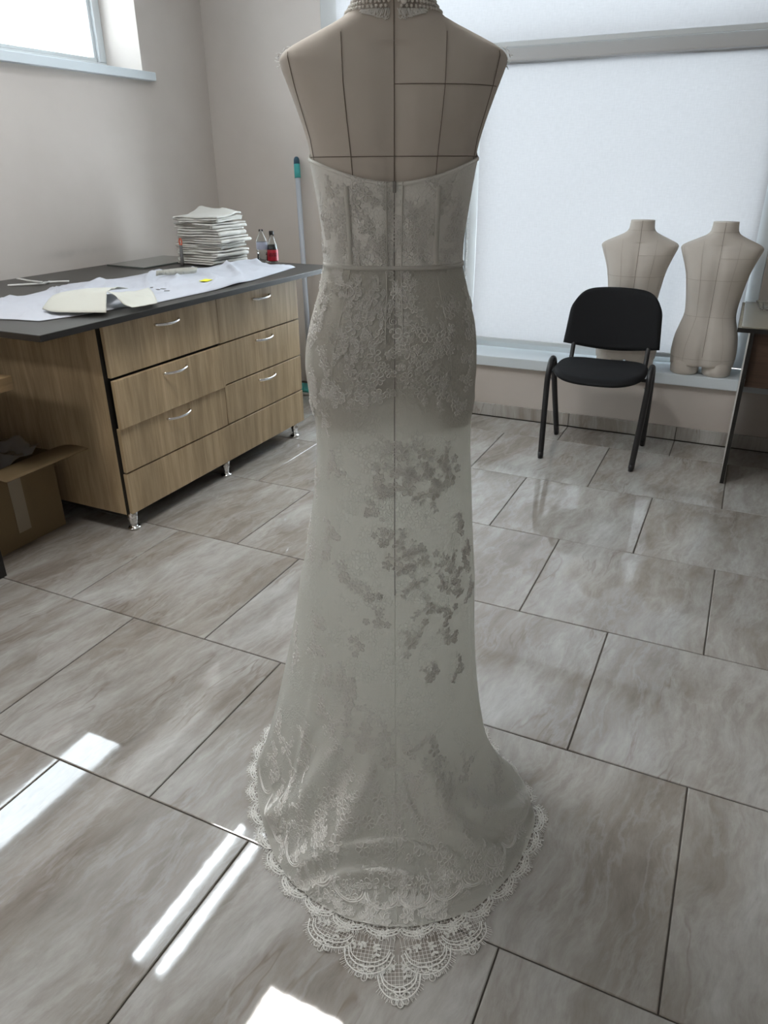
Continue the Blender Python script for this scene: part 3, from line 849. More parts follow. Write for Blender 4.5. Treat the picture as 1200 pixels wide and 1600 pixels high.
for px in ((541, 292, 548, 412), (686, 292, 681, 412)):
    a0, r0 = at_px(px[0], px[1]); a1, r1 = at_px(px[2], px[3])
    strip('boning_channel', [(a0+(a1-a0)*t, r0+(r1-r0)*t) for t in np.linspace(0, 1, 30)], .010, .0034, M_MOTIF, bod)
    b0, q1 = at_px(px[2], px[3]+4); xx = {541: 520, 686: 708}[px[0]]
    c1, s1 = at_px(xx, 640)
    strip('dart_seam', [(b0+(c1-b0)*t, q1+(s1-q1)*t) for t in np.linspace(0, 1, 40)], .003, .0012, M_LACE, skirt)
strip('waist_seam', [(a, jw) for a in np.linspace(-PI, PI, 120)], .008, .0024, M_MOTIF, dress)
strip('top_binding', [(a, .6) for a in np.linspace(-PI, PI, 160)], .005, .0020, M_BODICE, bod)

# scalloped lace edging round the hem
def hem_frame(ph):
    r = float(hem_r(ph)); p = Vector((r*math.cos(ph), r*math.sin(ph), 0))
    r2 = float(hem_r(ph+.02)); q = Vector((r2*math.cos(ph+.02), r2*math.sin(ph+.02), 0))
    t = (q-p).normalized(); return p, t, Vector((t.y, -t.x, 0))
def scallop(ph, w, base, h, seed, tip=False):
    p, t, nrm = hem_frame(ph); r = random.Random(seed)
    def fn(x, y, off):
        q = p+t*x+nrm*(base+y); return Vector((q.x, q.y, .0022+off+.0012*math.sin(x*60)))
    bf, bc = bmesh.new(), bmesh.new()
    W2 = w/2
    def edge(u): return h*(.35+.65*math.sqrt(max(0, 1-u*u)))
    us = [i/16*2-1 for i in range(17)]
    add_cord(bc, fn, [(u*W2, edge(u)*.92) for u in us], .0026, .0014)
    add_cord(bc, fn, [(u*W2*.86, edge(u)*.74) for u in us], .0028, .0014)
    add_cord(bc, fn, [(u*W2*.8, edge(u)*.62) for u in us], .0022, .0014)
    # net ground
    n = int(w/.0075)
    for i in range(n):
        u = (i+.5)/n*2-1
        add_cord(bc, fn, [(u*W2, -.012), (u*W2, edge(u)*.9)], .0008, .0006)
    k = 1
    while k*.0075 < h:
        y = k*.0075; uu = max([u for u in np.linspace(0, 1, 30) if edge(u)*.92 >= y] or [0])
        if uu > .05: add_cord(bc, fn, [(-uu*W2, y), (0, y), (uu*W2, y)], .0008, .0006)
        k += 1
    # dot row between the arcs
    for u in np.linspace(-.9, .9, max(5, int(w/.009))):
        R = .0021; cx, cy = u*W2*.93, edge(u)*.83
        add_poly(bf, fn, [(cx+R*math.cos(a), cy+R*math.sin(a)) for a in np.linspace(0, 2*PI, 7)[:-1]], .0010)
    # flower at the crown
    R = min(.019, h*.34)
    flower(bmesh.new(), bc, fn, 0, edge(0)*.86, R, 7 if tip else 6, PI/2)
    for sx in (-1, 1):
        spray(bf, bc, fn, sx*W2*.1, h*.05, PI/2-sx*.75, min(.03, h*.55), 3)
    # eyelash fringe
    m = int(w*1.5/.0032)
    for i in range(m):
        u = (i+.5)/m*2-1; x0, y0 = u*W2, edge(u)*.92; an = PI/2-u*.9+r.uniform(-.25, .25); L = r.uniform(.006, .013)
        add_cord(bc, fn, [(x0, y0), (x0+L*math.cos(an), y0+L*math.sin(an))], .0009, .0007)
    tmp = bpy.data.meshes.new('t'); bc.to_mesh(tmp); bc.free()
    nf0 = len(bf.faces); bf.from_mesh(tmp); bpy.data.meshes.remove(tmp); bf.faces.ensure_lookup_table()
    for f in bf.faces[nf0:]: f.material_index = 1
    o = obj('hem_scallop', bf, [M_MOTIF, M_CORD], dress, True)
    return o
ph = -PI*1.16; i = 0
while ph < PI*.14:
    scallop(ph, .074, -.012, .034, 500+i); i += 1
    ph += .070/float(hem_r(ph))
for k, (d, w, base, h) in enumerate(((-.26, .105, .012, .062), (.26, .105, .012, .062), (-.10, .10, .030, .075), (.10, .10, .030, .075), (0, .085, .068, .080))):
    scallop(BC+d, w, base, h, 700+k, k == 4)
# double arcs of the lace border where it lies over the lining
arcs = bmesh.new()
ph = -PI*1.1
while ph < PI*.08:
    fn = map2(ph, nU+nL-16)
    for s_, e_ in ((1, 0), (.86, 0)):
        add_cord(arcs, fn, [(.037*s_*math.cos(a), .014-.026*s_*math.sin(a)) for a in np.linspace(0, PI, 15)], .0030, .0026)
    ph += .078/float(hem_r(ph))
obj('border_arcs', arcs, M_CORD, skirt, True)

# ------------------------------------------------------------------ pearl choker
ch = thing('pearl_choker', 'three-strand pearl choker with a lace edge on the gowned form', 'necklace', (FX, FY, FZ0), ROT)
for k, (z, off) in enumerate(((.7075, .003), (.7145, .004), (.7215, .004))):
    b = bmesh.new(); nP = 62
    for i in range(nP):
        a = 2*PI*(i+.5*(k % 2))/nP
        if abs(wrap(a+PI/2)) < .06: continue
        q = fpt(a, z+.002*math.cos(a+PI/2), off, 2.1)
        bmesh.ops.create_icosphere(b, subdivisions=1, radius=.0033, matrix=Matrix.Translation(q))
    obj('pearl_strand', b, M_PEARL, ch, True)
b = bmesh.new(); bmesh.ops.create_icosphere(b, subdivisions=2, radius=.0055, matrix=Matrix.Translation(fpt(BC+.16, .715, .007))); obj('button', b, M_PEARL, ch, True)
b = bmesh.new()
for i in range(60):
    a = BC+(i-29.5)*.022
    if abs(a-BC) < .05: continue
    L = .003+.015*math.exp(-((a-BC)/.36)**2)*(.7+.3*math.sin(i*1.3))
    pts = [fpt(a+rnd.uniform(-.01, .01), .706-L*s, .0012) for s in (0, .5, 1)]
    tube(b, pts, .0009, 4)
for i in range(26):
    a = BC+(i-12.5)*.045
    if abs(a-BC) < .05: continue
    pts = [fpt(a+.02*math.cos(s), .704-.010*math.exp(-((a-BC)/.36)**2)-.003*math.sin(s), .0014) for s in np.linspace(0, PI, 7)]
    tube(b, pts, .0010, 4)
obj('lace_edge', b, M_CORD, ch, True)
form0 = [o for o in C.objects if o.name == 'dress_form'][0]
for sx in (-1, 1):
    b = bmesh.new()
    for i in range(16):
        p0 = fpt(0 if sx > 0 else PI, .63+.002*i, .0005); p0.y += rnd.uniform(-.03, .01)
        tube(b, [p0, p0+Vector((sx*rnd.uniform(.002, .006), rnd.uniform(-.004, .004), rnd.uniform(-.006, .004)))], .0006, 3)
    fe = obj('frayed_edge', b, M_CORD, form0, True); fe['kind'] = 'stuff'      # raw thread ends at the shoulder cap

# ------------------------------------------------------------------ drawer cabinet and worktop
XF = -.545
cab = thing('drawer_cabinet', 'oak-effect cabinet of six drawers on chrome feet', 'cabinet', (-.95, 2.41, 0), 0)
ci = Matrix.Translation(-Vector(cab.location))
def cpart(name, bm, m, par=cab, smooth=False, label=None):
    o = obj(name, bm, m, par, smooth, label); o.matrix_parent_inverse = ci if par is cab else Matrix.Identity(4); return o
b = bmesh.new(); abox(b, (-1.50, 1.716, .085), (XF-.022, 3.104, .875)); cpart('carcass', b, M_BLACK)
for y0, y1 in ((1.698, 1.7155), (3.105, 3.122)):
    cpart('side_panel', bx((-1.50, y0, .080), (XF-.021, y1, .876)), M_OAK)
    cpart('edge_banding', bx((XF-.021, y0, .080), (XF-.019, y1, .876)), M_BLACK)
cpart('plinth_panel', bx((XF-.019, 1.712, .082), (XF, 3.108, .261), .0012, 1), M_OAK)
rows = [(.268, .457), (.464, .655), (.662, .870)]
hz = [.420, .622, .824]
for ri, (z0, z1) in enumerate(rows):
    for cidx, (y0, y1) in enumerate(((1.714, 2.406), (2.413, 3.106))):
        dx = {(1, 0): .014, (2, 0): .003, (0, 0): .002}.get((ri, cidx), 0); dz = {(1, 0): -.006, (2, 0): .004}.get((ri, cidx), 0)
        d = cpart('drawer', bx((XF-.018+dx, y0, z0+(0 if dz > 0 else dz)+max(dz, 0)), (XF+dx, y1, z1+min(0, dz*.0)), .0012, 1), M_OAK)
        h = bmesh.new(); yc = (y0+y1)/2+.005; zc = hz[ri]
        pts = [(XF+dx+.001, yc-.075, zc), (XF+dx+.010, yc-.072, zc+.001)] + [(XF+dx+.010+.018*math.cos(s*PI/2)**.7, yc+.070*s, zc-.003*(1-s*s)) for s in np.linspace(-.97, .97, 15)] + [(XF+dx+.010, yc+.072, zc+.001), (XF+dx+.001, yc+.075, zc)]
        tube(h, pts, .0058, 10, .0042)
        ho = obj('handle', h, M_CHROME, d, True, 'bowed chrome handle'); ho.matrix_parent_inverse = ci @ Matrix.Identity(4) if False else Matrix.Identity(4)
for x in (-.575, -1.42):
    for y in (1.735, 2.39, 3.045):
        b = lat([(0, 0), (.026, 0), (.028, .003), (.026, .008), (.020, .011), (.015, .013), (.015, .02), (.0165, .022), (.025, .084), (0, .084)], 24, (x, y, .001)); cpart('leg', b, M_CHROME, cab, True, 'tapered chrome foot')
TZ = .900
top = obj('worktop', bx((XL+.004, 1.385, .8765), (-.490, 3.455, TZ), .0015, 1), M_TOP)
tag(top, 'dark grey worktop slab lying on the oak drawer cabinet', 'worktop')
top_e = obj('edge_strip', bx((-.4898, 1.387, .8775), (-.4885, 3.453, TZ-.001)), M_BLACK, top)

# ------------------------------------------------------------------ cloths and small things on the worktop
def polyl(pts, n):
    P = [Vector((*p, 0)) for p in pts]; out = []
    for i in range(n):
        t = i/(n-1)*(len(P)-1); k = min(int(t), len(P)-2); out.append(P[k].lerp(P[k+1], t-k))
    return out
def loft(near, far, z, hfun, nt=60, ns=22, thick=.0015):
    A = polyl(near, nt); B = polyl(far, nt); V = []; Fc = []
    for i in range(nt):
        for j in range(ns):
            s = j/(ns-1); p = A[i].lerp(B[i], s); V.append((p.x, p.y, z+hfun(i/(nt-1), s, p)))
    for i in range(nt-1):
        for j in range(ns-1):
            a = i*ns+j; Fc.append((a, a+1, a+ns+1, a+ns))
    return V, Fc
def solid(o, t):
    md = o.modifiers.new('thickness', 'SOLIDIFY'); md.thickness = t; md.offset = 1
    return o
near = [(-1.00, 1.49), (-.80, 1.545), (-.69, 1.56), (-.645, 1.70), (-.61, 1.90), (-.565, 2.05), (-.56, 2.25), (-.555, 2.44), (-.575, 2.75), (-.62, 3.05), (-.655, 3.28)]
far = [(-1.34, 1.65), (-1.22, 1.95), (-1.26, 2.1), (-1.30, 2.28), (-1.25, 2.45), (-1.24, 2.65), (-1.22, 2.85), (-1.18, 2.98), (-1.12, 3.05), (-1.06, 3.08), (-.985, 3.25)]
def hs(t, s, p):
    n = noise.noise(Vector((p.x*5, p.y*5, 0)))*.010+noise.noise(Vector((p.x*13, p.y*11, 3)))*.006
    n += .018*max(0, .12-abs(noise.noise(Vector((p.x*3.1+p.y*2, p.y*2.2, 8)))))/.12 + .008*max(0, .10-abs(noise.noise(Vector((p.x*6, p.y*3+p.x, 18)))))/.10
    lift = .022*math.exp(-((t-1)/.10)**2)*math.exp(-((s-1)/.3)**2) + .006*math.exp(-((t-.75)/.03)**2)*math.exp(-(s/.15)**2)
    ov = max(0, 1-math.hypot((p.x+.80)/.24, (p.y-2.03)/.36))
    return .003+max(0, .006+n)*(1 if ov <= 0 else .35)*math.sin(min(1, s*6)*PI/2)*math.sin(min(1, (1-s)*6+.2)*PI/2)+lift
o = obj('cloth_sheet', loft(near, far, TZ, hs, 110, 34), M_SHEET, None, True); solid(o, .0012)
tag(o, 'large cool-white cut cloth spread along the dark worktop', 'cloth')
# ivory cloth folded over with an open roll
def P_(px, py, z): return on_z(px, py, TZ+z)
Fr = spline([P_(66, 483, .018), P_(84, 487, .018), P_(120, 488, .018), P_(166, 488, .018)], 30)
Tp = spline([P_(70, 480, .022), P_(82, 463, .052), P_(120, 455, .066), P_(168, 455, .070)], 30)
Bk = spline([P_(75, 476, .018), P_(100, 462, .020), P_(150, 455, .022), P_(200, 450, .024)], 30)
V = []; Fc = []; m_ = 19
for i in range(30):
    arch = spline([Fr[i], Fr[i].lerp(Tp[i], .72)+Vector((.004, -.006, .006)), Tp[i], Tp[i].lerp(Bk[i], .5)+Vector((0, 0, .010)), Bk[i]], m_)
    for k, q in enumerate(arch):
        w_ = .0045*noise.noise(Vector((q.x*22, q.y*22, 4)))*math.sin(PI*k/(m_-1)); V.append((q.x, q.y, max(q.z+w_, TZ+.0165)))
for i in range(29):
    for k in range(m_-1): a = i*m_+k; Fc.append((a, a+1, a+m_+1, a+m_))
ivo = obj('folded_cloth', (V, Fc), M_IVORY, None, True); solid(ivo, .0018)
tag(ivo, 'ivory cloth piece folded into a soft open roll on the white sheet', 'cloth')
Lf = spline([P_(168, 455, .070), P_(180, 462, .062), P_(192, 474, .036), P_(206, 481, .019)], 20)
Rt = spline([P_(232, 449, .026), P_(238, 455, .026), P_(243, 464, .024), P_(246, 473, .019)], 20)
V = []; Fc = []
for i in range(20):
    for k in range(20):
        q = Lf[i].lerp(Rt[i], k/19); V.append((q.x, q.y, max(TZ+.0175, q.z-.010*math.sin(PI*k/19)*(1-i/19)+.003*noise.noise(Vector((q.x*25, q.y*25, 9))))))
for i in range(19):
    for k in range(19): a = i*20+k; Fc.append((a, a+1, a+21, a+20))
solid(obj('cloth_flap', (V, Fc), M_IVORY, ivo, True), .0016)
# ruffled lace trim coil
b = bmesh.new(); path = spline([(-1.05, 2.60, TZ+.024), (-1.02, 2.70, TZ+.026), (-.97, 2.78, TZ+.026), (-.93, 2.74, TZ+.026), (-.98, 2.64, TZ+.028), (-1.02, 2.62, TZ+.028)], 90)
prev = None
for i, p in enumerate(path):
    w = .012*math.sin(i*1.1); q = [b.verts.new(p+Vector((w*.4, w*.3, -.006))), b.verts.new(p+Vector((w*.5+.006, w, .018)))]
    if prev: b.faces.new((prev[0], prev[1], q[1], q[0]))
    prev = q
o = solid(obj('lace_trim', b, M_IVORY, None, True), .001); tag(o, 'short coil of ruffled white trim lying on the white sheet', 'trim')
# yellow note
b = bmesh.new(); abox(b, (-.02, -.033, 0), (.02, .033, .0014)); o = obj('paper_note', b, M_YELLOW); p = on_z(322, 440, TZ+.016); o.location = (p.x, p.y, TZ+.0215); o.rotation_euler = (0, .04, .25)
tag(o, 'small bright yellow paper slip on the white cloth', 'note')
for i, (px, py) in enumerate(((237, 450), (247, 453), (255, 452), (261, 455))):
    p = on_z(px, py, TZ+.02); o = obj('fabric_snip', bx((-.006, -.012, 0), (.006, .012, .002), .0006, 1), M_GREYP); o.location = (p.x, p.y, TZ+.021); o.rotation_euler = (0, 0, .6+i*.5)
    tag(o, 'tiny dark snip on the white cloth, %s counted from the ivory roll' % ('first', 'second', 'third', 'fourth')[i], 'scrap', 'dark snips on the cloth')
# thin white boning strips
for k, (pts, lab) in enumerate((([(12, 446.5), (64, 443.5), (80, 441), (108, 440)], 'long thin white plastic strip at the wall side of the worktop'), ([(28, 438.5), (45, 442), (66, 444.5)], 'short thin white plastic strip crossing the longer one'))):
    b = bmesh.new(); tube(b, spline([on_z(x, y, TZ+.005) + Vector((0, 0, .002+k*.009)) for x, y in pts], 24), .0075, 8, .0035, up=Vector((0, 1, .2))); o = obj('plastic_strip', b, mat('strip_white', (.60, .60, .58), .4), None, True); tag(o, lab, 'strip')
# dark glass sheet by the wall
b = bmesh.new(); q = [(-1.70, 2.93), (-1.40, 2.90), (-1.40, 3.43), (-1.72, 3.43)]
lo = [b.verts.new((*p, TZ+.0005)) for p in q]; hi_ = [b.verts.new((*p, TZ+.0085)) for p in q]
b.faces.new(hi_); b.faces.new(lo[::-1])
for i in range(4): b.faces.new((lo[i], lo[(i+1) % 4], hi_[(i+1) % 4], hi_[i]))
tag(obj('glass_sheet', b, M_MATG), 'flat grey-green glass sheet on the worktop against the wall', 'sheet')
# stack of folded cloths
def folded(w, d, h, seed, peak=0.0):
    """cotton folded in zigzag: round folds on two sides, open edges on the others"""
    r = random.Random(seed); nl = 3; t = h/nl; path = []
    for L in range(nl):
        sg = 1 if L % 2 == 0 else -1; ww = w/2-r.uniform(0, .022); z = t*(L+.5)
        for k in range(17): path.append((sg*(-ww+2*ww*k/16), z, L))
        if L < nl-1:
            for k in range(1, 6):
                a = -PI/2+PI*k/6; path.append((sg*(ww+.55*t*math.cos(a)), z+t/2+t/2*math.sin(a), L+.5))
    ny_ = 20; V = []; Fc = []
    for x, z, L in path:
        e0, e1 = r.uniform(-.003, .003), r.uniform(-.003, .003)
        for j in range(ny_+1):
            v = j/ny_; y = (v-.5)*d + (e0 if v < .5 else e1)*abs(2*v-1)**3 + .022*noise.noise(Vector((x*7, L*3.1, seed)))*abs(2*v-1)**2
            q = z+ .0060*noise.noise(Vector((x*8+seed, y*8, L*.35)))*(.3+.7*z/h) - .35*h*max(0, abs(2*v-1)-.8)*(.5-abs(z/h-.5)*0)*(z/h)
            xx = x+.012*noise.noise(Vector((y*16, L*2.7, seed+5)))*(abs(2*x/w))**3
            if peak:
                u = x/w+.5; q += (z/h)*(peak*max(0, 1-math.hypot(u-.02, v-.98)/.55)**1.3 + peak*.75*max(0, 1-math.hypot(u-.62, v-.85)/.6)**1.2)
            V.append((xx, y, max(q, .0005)))
    m = ny_+1
    for i in range(len(path)-1):
        for j in range(ny_): Fc.append((i*m+j, i*m+j+1, (i+1)*m+j+1, (i+1)*m+j))
    return V, Fc
zz = TZ+.005; NS = 7; names = ['bottom', 'second', 'third', 'fourth', 'fifth', 'sixth', 'top']
for i in range(NS):
    h = .036+.007*math.sin(i*2.1) if i < NS-1 else .036
    o = obj('folded_cloth', folded(.285+rnd.uniform(-.015, .012), .29+rnd.uniform(-.015, .012), h, 40+i, .055 if i == NS-1 else .004), M_STACK, None, True); solid(o, h/3*.72).modifiers[0].offset = 0
    o.location = (-1.225+rnd.uniform(-.008, .008), 3.262+.0+.01*rnd.uniform(-1, 1)+.035, zz); o.rotation_euler = (0, 0, rnd.uniform(-.13, .13)); zz += h+.001
    pos = {0: 'lowest in the stack', NS-1: 'topmost in the stack, one corner peaked'}.get(i, 'the %s cloth counted up from the worktop in the stack' % names[i])
    tag(o, 'folded off-white cotton cloth, ' + pos, 'cloth', 'stack of folded cloths in the corner')
# seam tool leaning on the stack
p = Vector((-1.29, 3.09, TZ)); tl = thing('marking_tool', 'slim dark grey tool with an orange loop end standing before the cloth stack', 'tool', p)
b = bmesh.new(); tube(b, [(0, 0, .001), (0, .004, .02), (-.002, .010, .112)], [.008, .0095, .0085], 12); obj('tool_body', b, M_GREYP, tl, True)
b = bmesh.new(); tube(b, [(-.002+.0085*math.cos(a)*1.0, .011, .128+.019*math.sin(a)) for a in np.linspace(0, 2*PI, 16, endpoint=False)], .0035, 8, closed=True); obj('loop_end', b, M_ORANGE, tl, True)
# bottles
def bottle_water():
    p = on_z(411, 410, TZ); t = thing('water_bottle', 'clear plastic water bottle with a pale lilac label and no cap', 'bottle', (p.x, p.y, TZ+.001))
    obj('bottle_body', lat([(0, .001), (.024, 0), (.030, .004), (.031, .03), (.029, .045), (.031, .06), (.031, .115), (.028, .132), (.018, .150), (.0125, .162), (.0125, .180), (.011, .181), (.011, .162), (.0165, .149), (.026, .131), (.0295, .114), (.0295, .006), (0, .004)], 28), M_PET, t, True)
    obj('bottle_label', lat([(.0318, .072), (.0320, .073), (.0320, .112), (.0318, .113)], 28), M_LABEL, t, True)
def bottle_cola():
    p = on_z(427, 410, TZ); t = thing('cola_bottle', 'small cola bottle with black cap and red label beside the water bottle', 'bottle', (p.x, p.y, TZ+.001))
    obj('bottle_body', lat([(0, .001), (.026, 0), (.031, .004), (.032, .02), (.031, .07), (.028, .092), (.027, .100), (.020, .120), (.0130, .138), (.0125, .155), (.0105, .155), (.011, .137), (.018, .119), (.0255, .099), (.0295, .07), (.0295, .006), (0, .004)], 28), M_PET, t, True)
    obj('drink', lat([(0, .005), (.0290, .0065), (.0290, .07), (.0250, .098), (0, .098)], 28), M_COLA, t, True)
    obj('bottle_label', lat([(.0322, .010), (.0325, .011), (.0318, .070), (.0315, .071)], 28), M_RED, t, True)
    # dark wordmark strokes on the label
    b = bmesh.new()
    for k in range(6):
        a0 = -1.25+k*.26-.45
        for z0, z1 in ((.034, .054),):
            for da in (0, .13):
                q = [(.0329*math.cos(a0+da+e), .0329*math.sin(a0+da+e), z) for e, z in ((0, z0), (.045, z0), (.06, z1), (.015, z1))]
                b.faces.new([b.verts.new(v) for v in q])
            q = [(.0329*math.cos(a0+e), .0329*math.sin(a0+e), z) for e, z in ((0, (z0+z1)/2+(.006 if k % 2 else -.007)), (.15, (z0+z1)/2+(.006 if k % 2 else -.007)), (.15, (z0+z1)/2+(.010 if k % 2 else -.003)), (0, (z0+z1)/2+(.010 if k % 2 else -.003)))]
            b.faces.new([b.verts.new(v) for v in q])
    obj('label_print', b, mat('label_ink', (.02, .004, .004), .5), t)
    obj('bottle_cap', lat([(0, .173), (.0125, .173), (.014, .171), (.0145, .154), (.013, .152), (0, .152)], 24), M_BLACK, t, True)
bottle_water(); bottle_cola()

# ------------------------------------------------------------------ mop leaning in the corner
ptop = on_y(463, 245, 4.06); pmid = on_y(478, 470, 3.93); d = (pmid-ptop); pbot = ptop+d*((ptop.z-.06)/(-d.z))
mp = thing('floor_mop', 'grey-handled floor mop with a teal grip leaning on the back wall', 'mop', (pbot.x, pbot.y, 0))
def rel(v): return v-Vector((pbot.x, pbot.y, 0))
b = bmesh.new(); tube(b, [rel(ptop+(pbot-ptop)*f) for f in (.085, .5, 1)], .0165, 14); obj('mop_handle', b, M_POLE, mp, True)
b = bmesh.new(); tube(b, [rel(ptop+(pbot-ptop)*f) for f in (.030, .087)], .0195, 14); obj('grip', b, M_TEAL, mp, True)
b = bmesh.new(); tube(b, [rel(ptop+(pbot-ptop)*f) for f in (0, .004, .012, .030)], [.008, .014, .018, .0195], 14); obj('end_cap', b, M_NAVY, mp, True)
obj('mop_head', bx((-.20, -.06, .018), (.20, .06, .05), .012), M_TEAL, mp)
obj('mop_pad', bx((-.22, -.075, .001), (.22, .075, .019), .006), mat_cloth('mop_fibre', (.45, .46, .47), 0, 300, .6), mp)

# ------------------------------------------------------------------ cardboard box and rack at the left
bxr = thing('cardboard_box', 'open brown cardboard box with an outspread flap in front of the cabinet', 'box', (-1.10, 1.44, 0))
def card(name, lo, hi): return obj(name, bx(lo, hi, .001, 1), M_CARD, bxr)
X0, X1, Y0, Y1, ZB = -.22, .225, -.20, .20, .345
card('box_side', (X1-.004, Y0, .004), (X1, Y1, ZB)); card('box_side', (X0, Y0, .004), (X0+.004, Y1, ZB)); card('box_side', (X0+.004, Y0, .004), (X1-.004, Y0+.004, ZB)); card('box_side', (X0+.004, Y1-.004, .004), (X1-.004, Y1, ZB))
card('box_bottom', (X0, Y0, 0), (X1, Y1, .004))
def flap(p0, p1, d, rise, bow):
    V = []; Fc = []; n = 10
    for i in range(n+1):
        for k, p in enumerate((p0, p1)):
            s = i/n; V.append((p[0]+d[0]*s, p[1]+d[1]*s, ZB+.002+rise*s+bow*math.sin(PI*s)))
    for i in range(n): Fc.append((2*i, 2*i+1, 2*i+3, 2*i+2))
    return solid(obj('box_flap', (V, Fc), M_CARD, bxr, True), .004)
flap((X1-.002, Y0+.01), (X1-.002, Y1), (.20, .02), .030, .018)
flap((X0, Y0+.01), (X0, Y1), (-.10, 0), -.10, .01)
obj('packing_tape', bx((X1+.0002, -.03, .06), (X1+.0012, .03, ZB-.004)), M_TAPE, bxr)
b = bmesh.new()
V = [[None]*14 for _ in range(14)]
for i in range(14):
    for j in range(14):
        x, y = X0+.02+(X1-X0-.04)*i/13, Y0+.02+(Y1-Y0-.04)*j/13
        V[i][j] = b.verts.new((x, y, ZB-.02+.05*noise.noise(Vector((x*14, y*14, 2)))+.05*(j/13)**2))
for i in range(13):
    for j in range(13): b.faces.new((V[i][j], V[i+1][j], V[i+1][j+1], V[i][j+1]))
o = obj('plastic_wrap', b, M_FILM, None, True); o.location = (-1.10, 1.44, 0); tag(o, 'crumpled clear plastic film lying in the open cardboard box', 'wrap')
rk = thing('side_table', 'oak-edged table on black legs standing by the cardboard box', 'table', (-1.20, .86, 0))
ri_ = Matrix.Translation(-Vector(rk.location))
for nm, lo, hi, m_ in (('table_top', (-1.74, .30, .688), (-.692, 1.40, .738), M_OAKY), ('leg', (-.765, 1.18, .001), (-.728, 1.215, .688), M_BLACK), ('leg', (-.765, .40, .001), (-.728, .435, .688), M_BLACK),
                       ('leg', (-1.70, 1.18, .001), (-1.663, 1.215, .688), M_BLACK), ('leg', (-1.70, .40, .001), (-1.663, .435, .688), M_BLACK), ('back_rail', (-1.66, 1.19, .60), (-.765, 1.21, .687), M_BLACK)):
    o = obj(nm, bx(lo, hi, .002, 1), m_, rk); o.matrix_parent_inverse = ri_

# ------------------------------------------------------------------ chair
chx, chy = 1.03, 3.50
cr = thing('office_chair', 'black upholstered visitor chair with four black metal legs', 'chair', (chx, chy, 0), .015)
def cushion(w, d, h, crown, pw=3.2, nx_=36, ny_=30):
    """pillow: superellipse outline, crowned top and bottom"""
    bm = bmesh.new(); T_ = []; B_ = []
    rings = 12; seg = 64
    def outline(a):
        c, s = math.cos(a), math.sin(a); return math.copysign(abs(c)**(2/pw), c)*w/2, math.copysign(abs(s)**(2/pw), s)*d/2
    prof = [(1.0, 0)]+[(1-.10*(1-math.cos(t)), math.sin(t)) for t in np.linspace(0, PI/2, 6)[1:]]+[(.75, 1.05), (.5, 1.12), (.25, 1.15)]
    def side(sgn):
        R = []
        for f, z in prof:
            R.append([bm.verts.new((outline(2*PI*k/seg)[0]*f, outline(2*PI*k/seg)[1]*f, sgn*z*h/2*(1 if sgn > 0 else .8))) for k in range(seg)])
        R.append([bm.verts.new((0, 0, sgn*1.16*h/2*(1 if sgn > 0 else .8)))])
        return R
    A, B = side(1), side(-1)
    bmesh.ops.remove_doubles(bm, verts=A[0]+B[0], dist=1e-6) if False else None
    for R, fl in ((A, 1), (B, -1)):
        for r1, r2 in zip(R, R[1:]):
            for k in range(seg):
                k2 = (k+1) % seg
                if len(r2) == 1: bm.faces.new((r1[k], r1[k2], r2[0]))
                else: bm.faces.new((r1[k], r1[k2], r2[k2], r2[k]))
    bmesh.ops.remove_doubles(bm, verts=bm.verts[:], dist=1e-5)
    return bm
b = cushion(.455, .415, .050, 0)
for v in b.verts:
    x, y, z = v.co; v.co.z = z - .020*max(0, (-y-.10)/.11)**2 - .012*(1-(2*x/.455)**2)*(1 if z > 0 else .3) + .02*max(0, y/.2)*0
    v.co = Vector((x, y-.03, v.co.z+.455))
obj('seat', b, M_CHAIRF, cr, True)
# backrest: rounded top, dipped lower edge, curved in plan
b = bmesh.new(); nx_, nz_ = 40, 30; Fv = []; Bv = []
def bk(u, v):
    x = (u-.5); hw = .252
    X = x*2*hw
    tl = .305-.055*max(0, abs(x*2))**7 - .016*(x*2)**2      # top outline
    bl = -.005*0 - .028*math.cos(x*PI) + .012                   # bottom outline dips in the middle
    return X, bl+(tl-bl)*v
for i in range(nx_+1):
    f_, g_ = [], []
    for j in range(nz_+1):
        u, v = i/nx_, j/nz_; X, Z = bk(u, v)
        X *= (1-.075*v-.07*max(0, (v-.7)/.3)**2.5)*(1-.035*(1-v)**2*0)
        e = min(1, min(u, 1-u)/.06)*min(1, min(v, 1-v)/.07); th = .019*math.sqrt(max(0, 1-(1-e)**2))
        Y = .035*(1-(X/.245)**2) + .10*(Z/.30)*.55
        f_.append(b.verts.new((X, Y+.215-th, Z+.515))); g_.append(b.verts.new((X, Y+.215+th+.0001, Z+.515)))
    Fv.append(f_); Bv.append(g_)
for i in range(nx_):
    for j in range(nz_):
        b.faces.new((Fv[i][j], Fv[i+1][j], Fv[i+1][j+1], Fv[i][j+1])); b.faces.new((Bv[i][j], Bv[i][j+1], Bv[i+1][j+1], Bv[i+1][j]))
bmesh.ops.remove_doubles(b, verts=b.verts[:], dist=.0003)
obj('backrest', b, M_CHAIRF, cr, True)
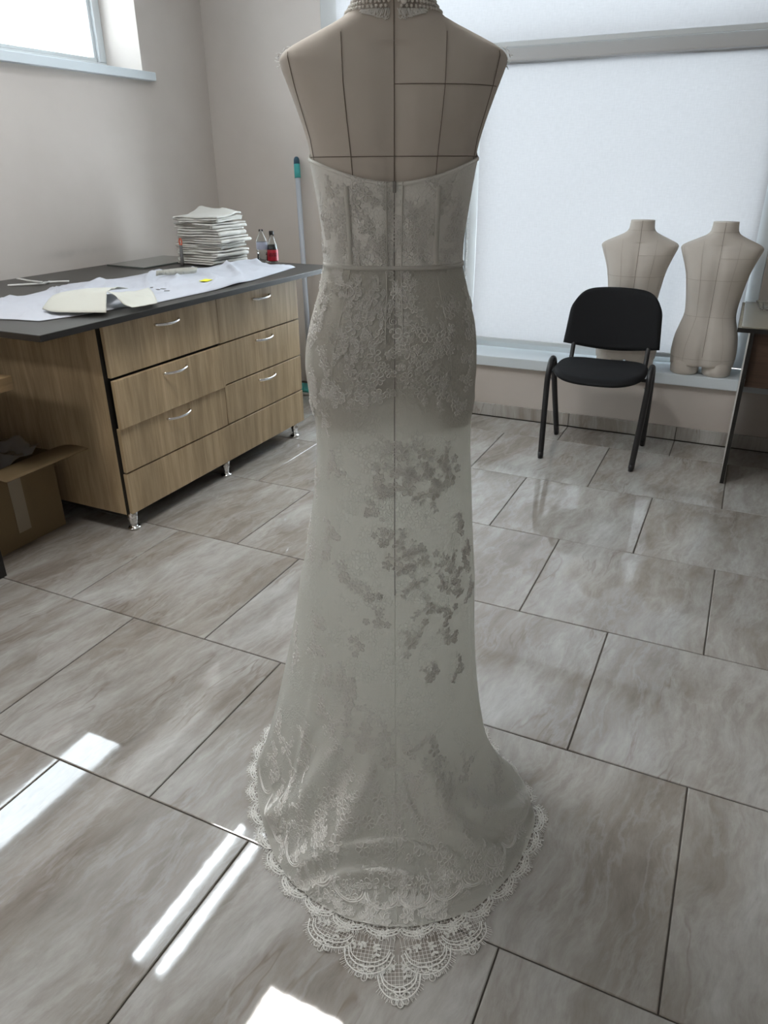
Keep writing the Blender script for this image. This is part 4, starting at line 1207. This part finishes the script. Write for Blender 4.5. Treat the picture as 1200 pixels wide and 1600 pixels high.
for s in (-1, 1):
    xf = s*.232; xt = s*.248
    path = spline([(xf, -.205, .012), (xt, -.130, .36), (xt, -.112, .440), (xt, -.082, .482), (xt, -.045, .492), (xt, -.008, .480), (xt, .020, .440), (xt, .050, .36), (s*.238, .205, .012)], 60)
    b = bmesh.new(); tube(b, path, .0180, 12, .0150, up=Vector((0, 1, 0))); obj('leg', b, M_CHAIRM, cr, True, 'pair of legs bent from one black tube')
    for y in (-.207, .207):
        f = bmesh.new(); tube(f, [(s*(.232 if y < 0 else .238), y, .0005), (s*(.232 if y < 0 else .238), y*.99, .035)], .0195, 12, .013, up=Vector((0, 1, 0))); obj('foot_cap', f, M_CHAIRM, cr, True)
    b = bmesh.new(); tube(b, spline([(s*.195, .02, .425), (s*.195, .14, .428), (s*.195, .185, .45), (s*.195, .215, .52), (s*.195, .255, .62)], 30), .012, 10, .007, up=Vector((1, 0, 0))); obj('back_upright', b, M_CHAIRM, cr, True)
    b = bmesh.new(); tube(b, [(s*.249, -.04, .425), (s*.15, -.04, .425)], .009, 10); obj('seat_bracket', b, M_CHAIRM, cr, True)
    b = bmesh.new(); tube(b, [(s*.262, -.118, .405), (s*.230, -.118, .405)], .006, 10); obj('bolt', b, M_STEEL, cr, True)

# ------------------------------------------------------------------ desk
dk = thing('desk', 'laminate desk with black edging and white side panel in the corner', 'desk', (2.25, 3.56, 0))
di = Matrix.Translation(-Vector(dk.location))
def dpart(name, lo, hi, m, bev=.001):
    o = obj(name, bx(lo, hi, bev, 1), m, dk); o.matrix_parent_inverse = di; return o
dpart('desk_top', (1.628, 3.287, .731), (2.90, 4.025, .7495), M_DESK)
dpart('edge_banding', (1.6265, 3.285, .7305), (2.90, 3.287, .7500), M_BLACK, 0)
dpart('edge_banding', (1.6262, 3.287, .7305), (1.6278, 4.025, .7500), M_BLACK, 0)
dpart('glass_cover', (1.640, 3.295, .7502), (2.88, 4.02, .7545), mat('glass_cover', (.34, .32, .265), .03, spec=.6))
for x in (1.682, 2.83):
    dpart('side_panel', (x, 3.312, .002), (x+.016, 3.838, .730), M_DESKW)
    dpart('edge_banding', (x-.0005, 3.310, .002), (x+.0165, 3.312, .730), M_BLACK, 0)
dpart('drawer_front', (1.70, 3.345, .475), (2.828, 3.363, .729), M_BROWN)
dpart('modesty_panel', (1.70, 3.80, .40), (2.828, 3.816, .73), M_BROWN)
p = on_y(1192, 471, 3.80); p = Vector((1.745, 3.78, .7548))
ds = obj('glass_dish', lat([(0, .004), (.030, 0), (.042, .004), (.055, .030), (.060, .042), (.057, .043), (.050, .030), (.036, .010), (0, .008)], 12, p), M_CRYSTAL, None, False)
tag(ds, 'small clear faceted glass dish on the desk', 'dish')
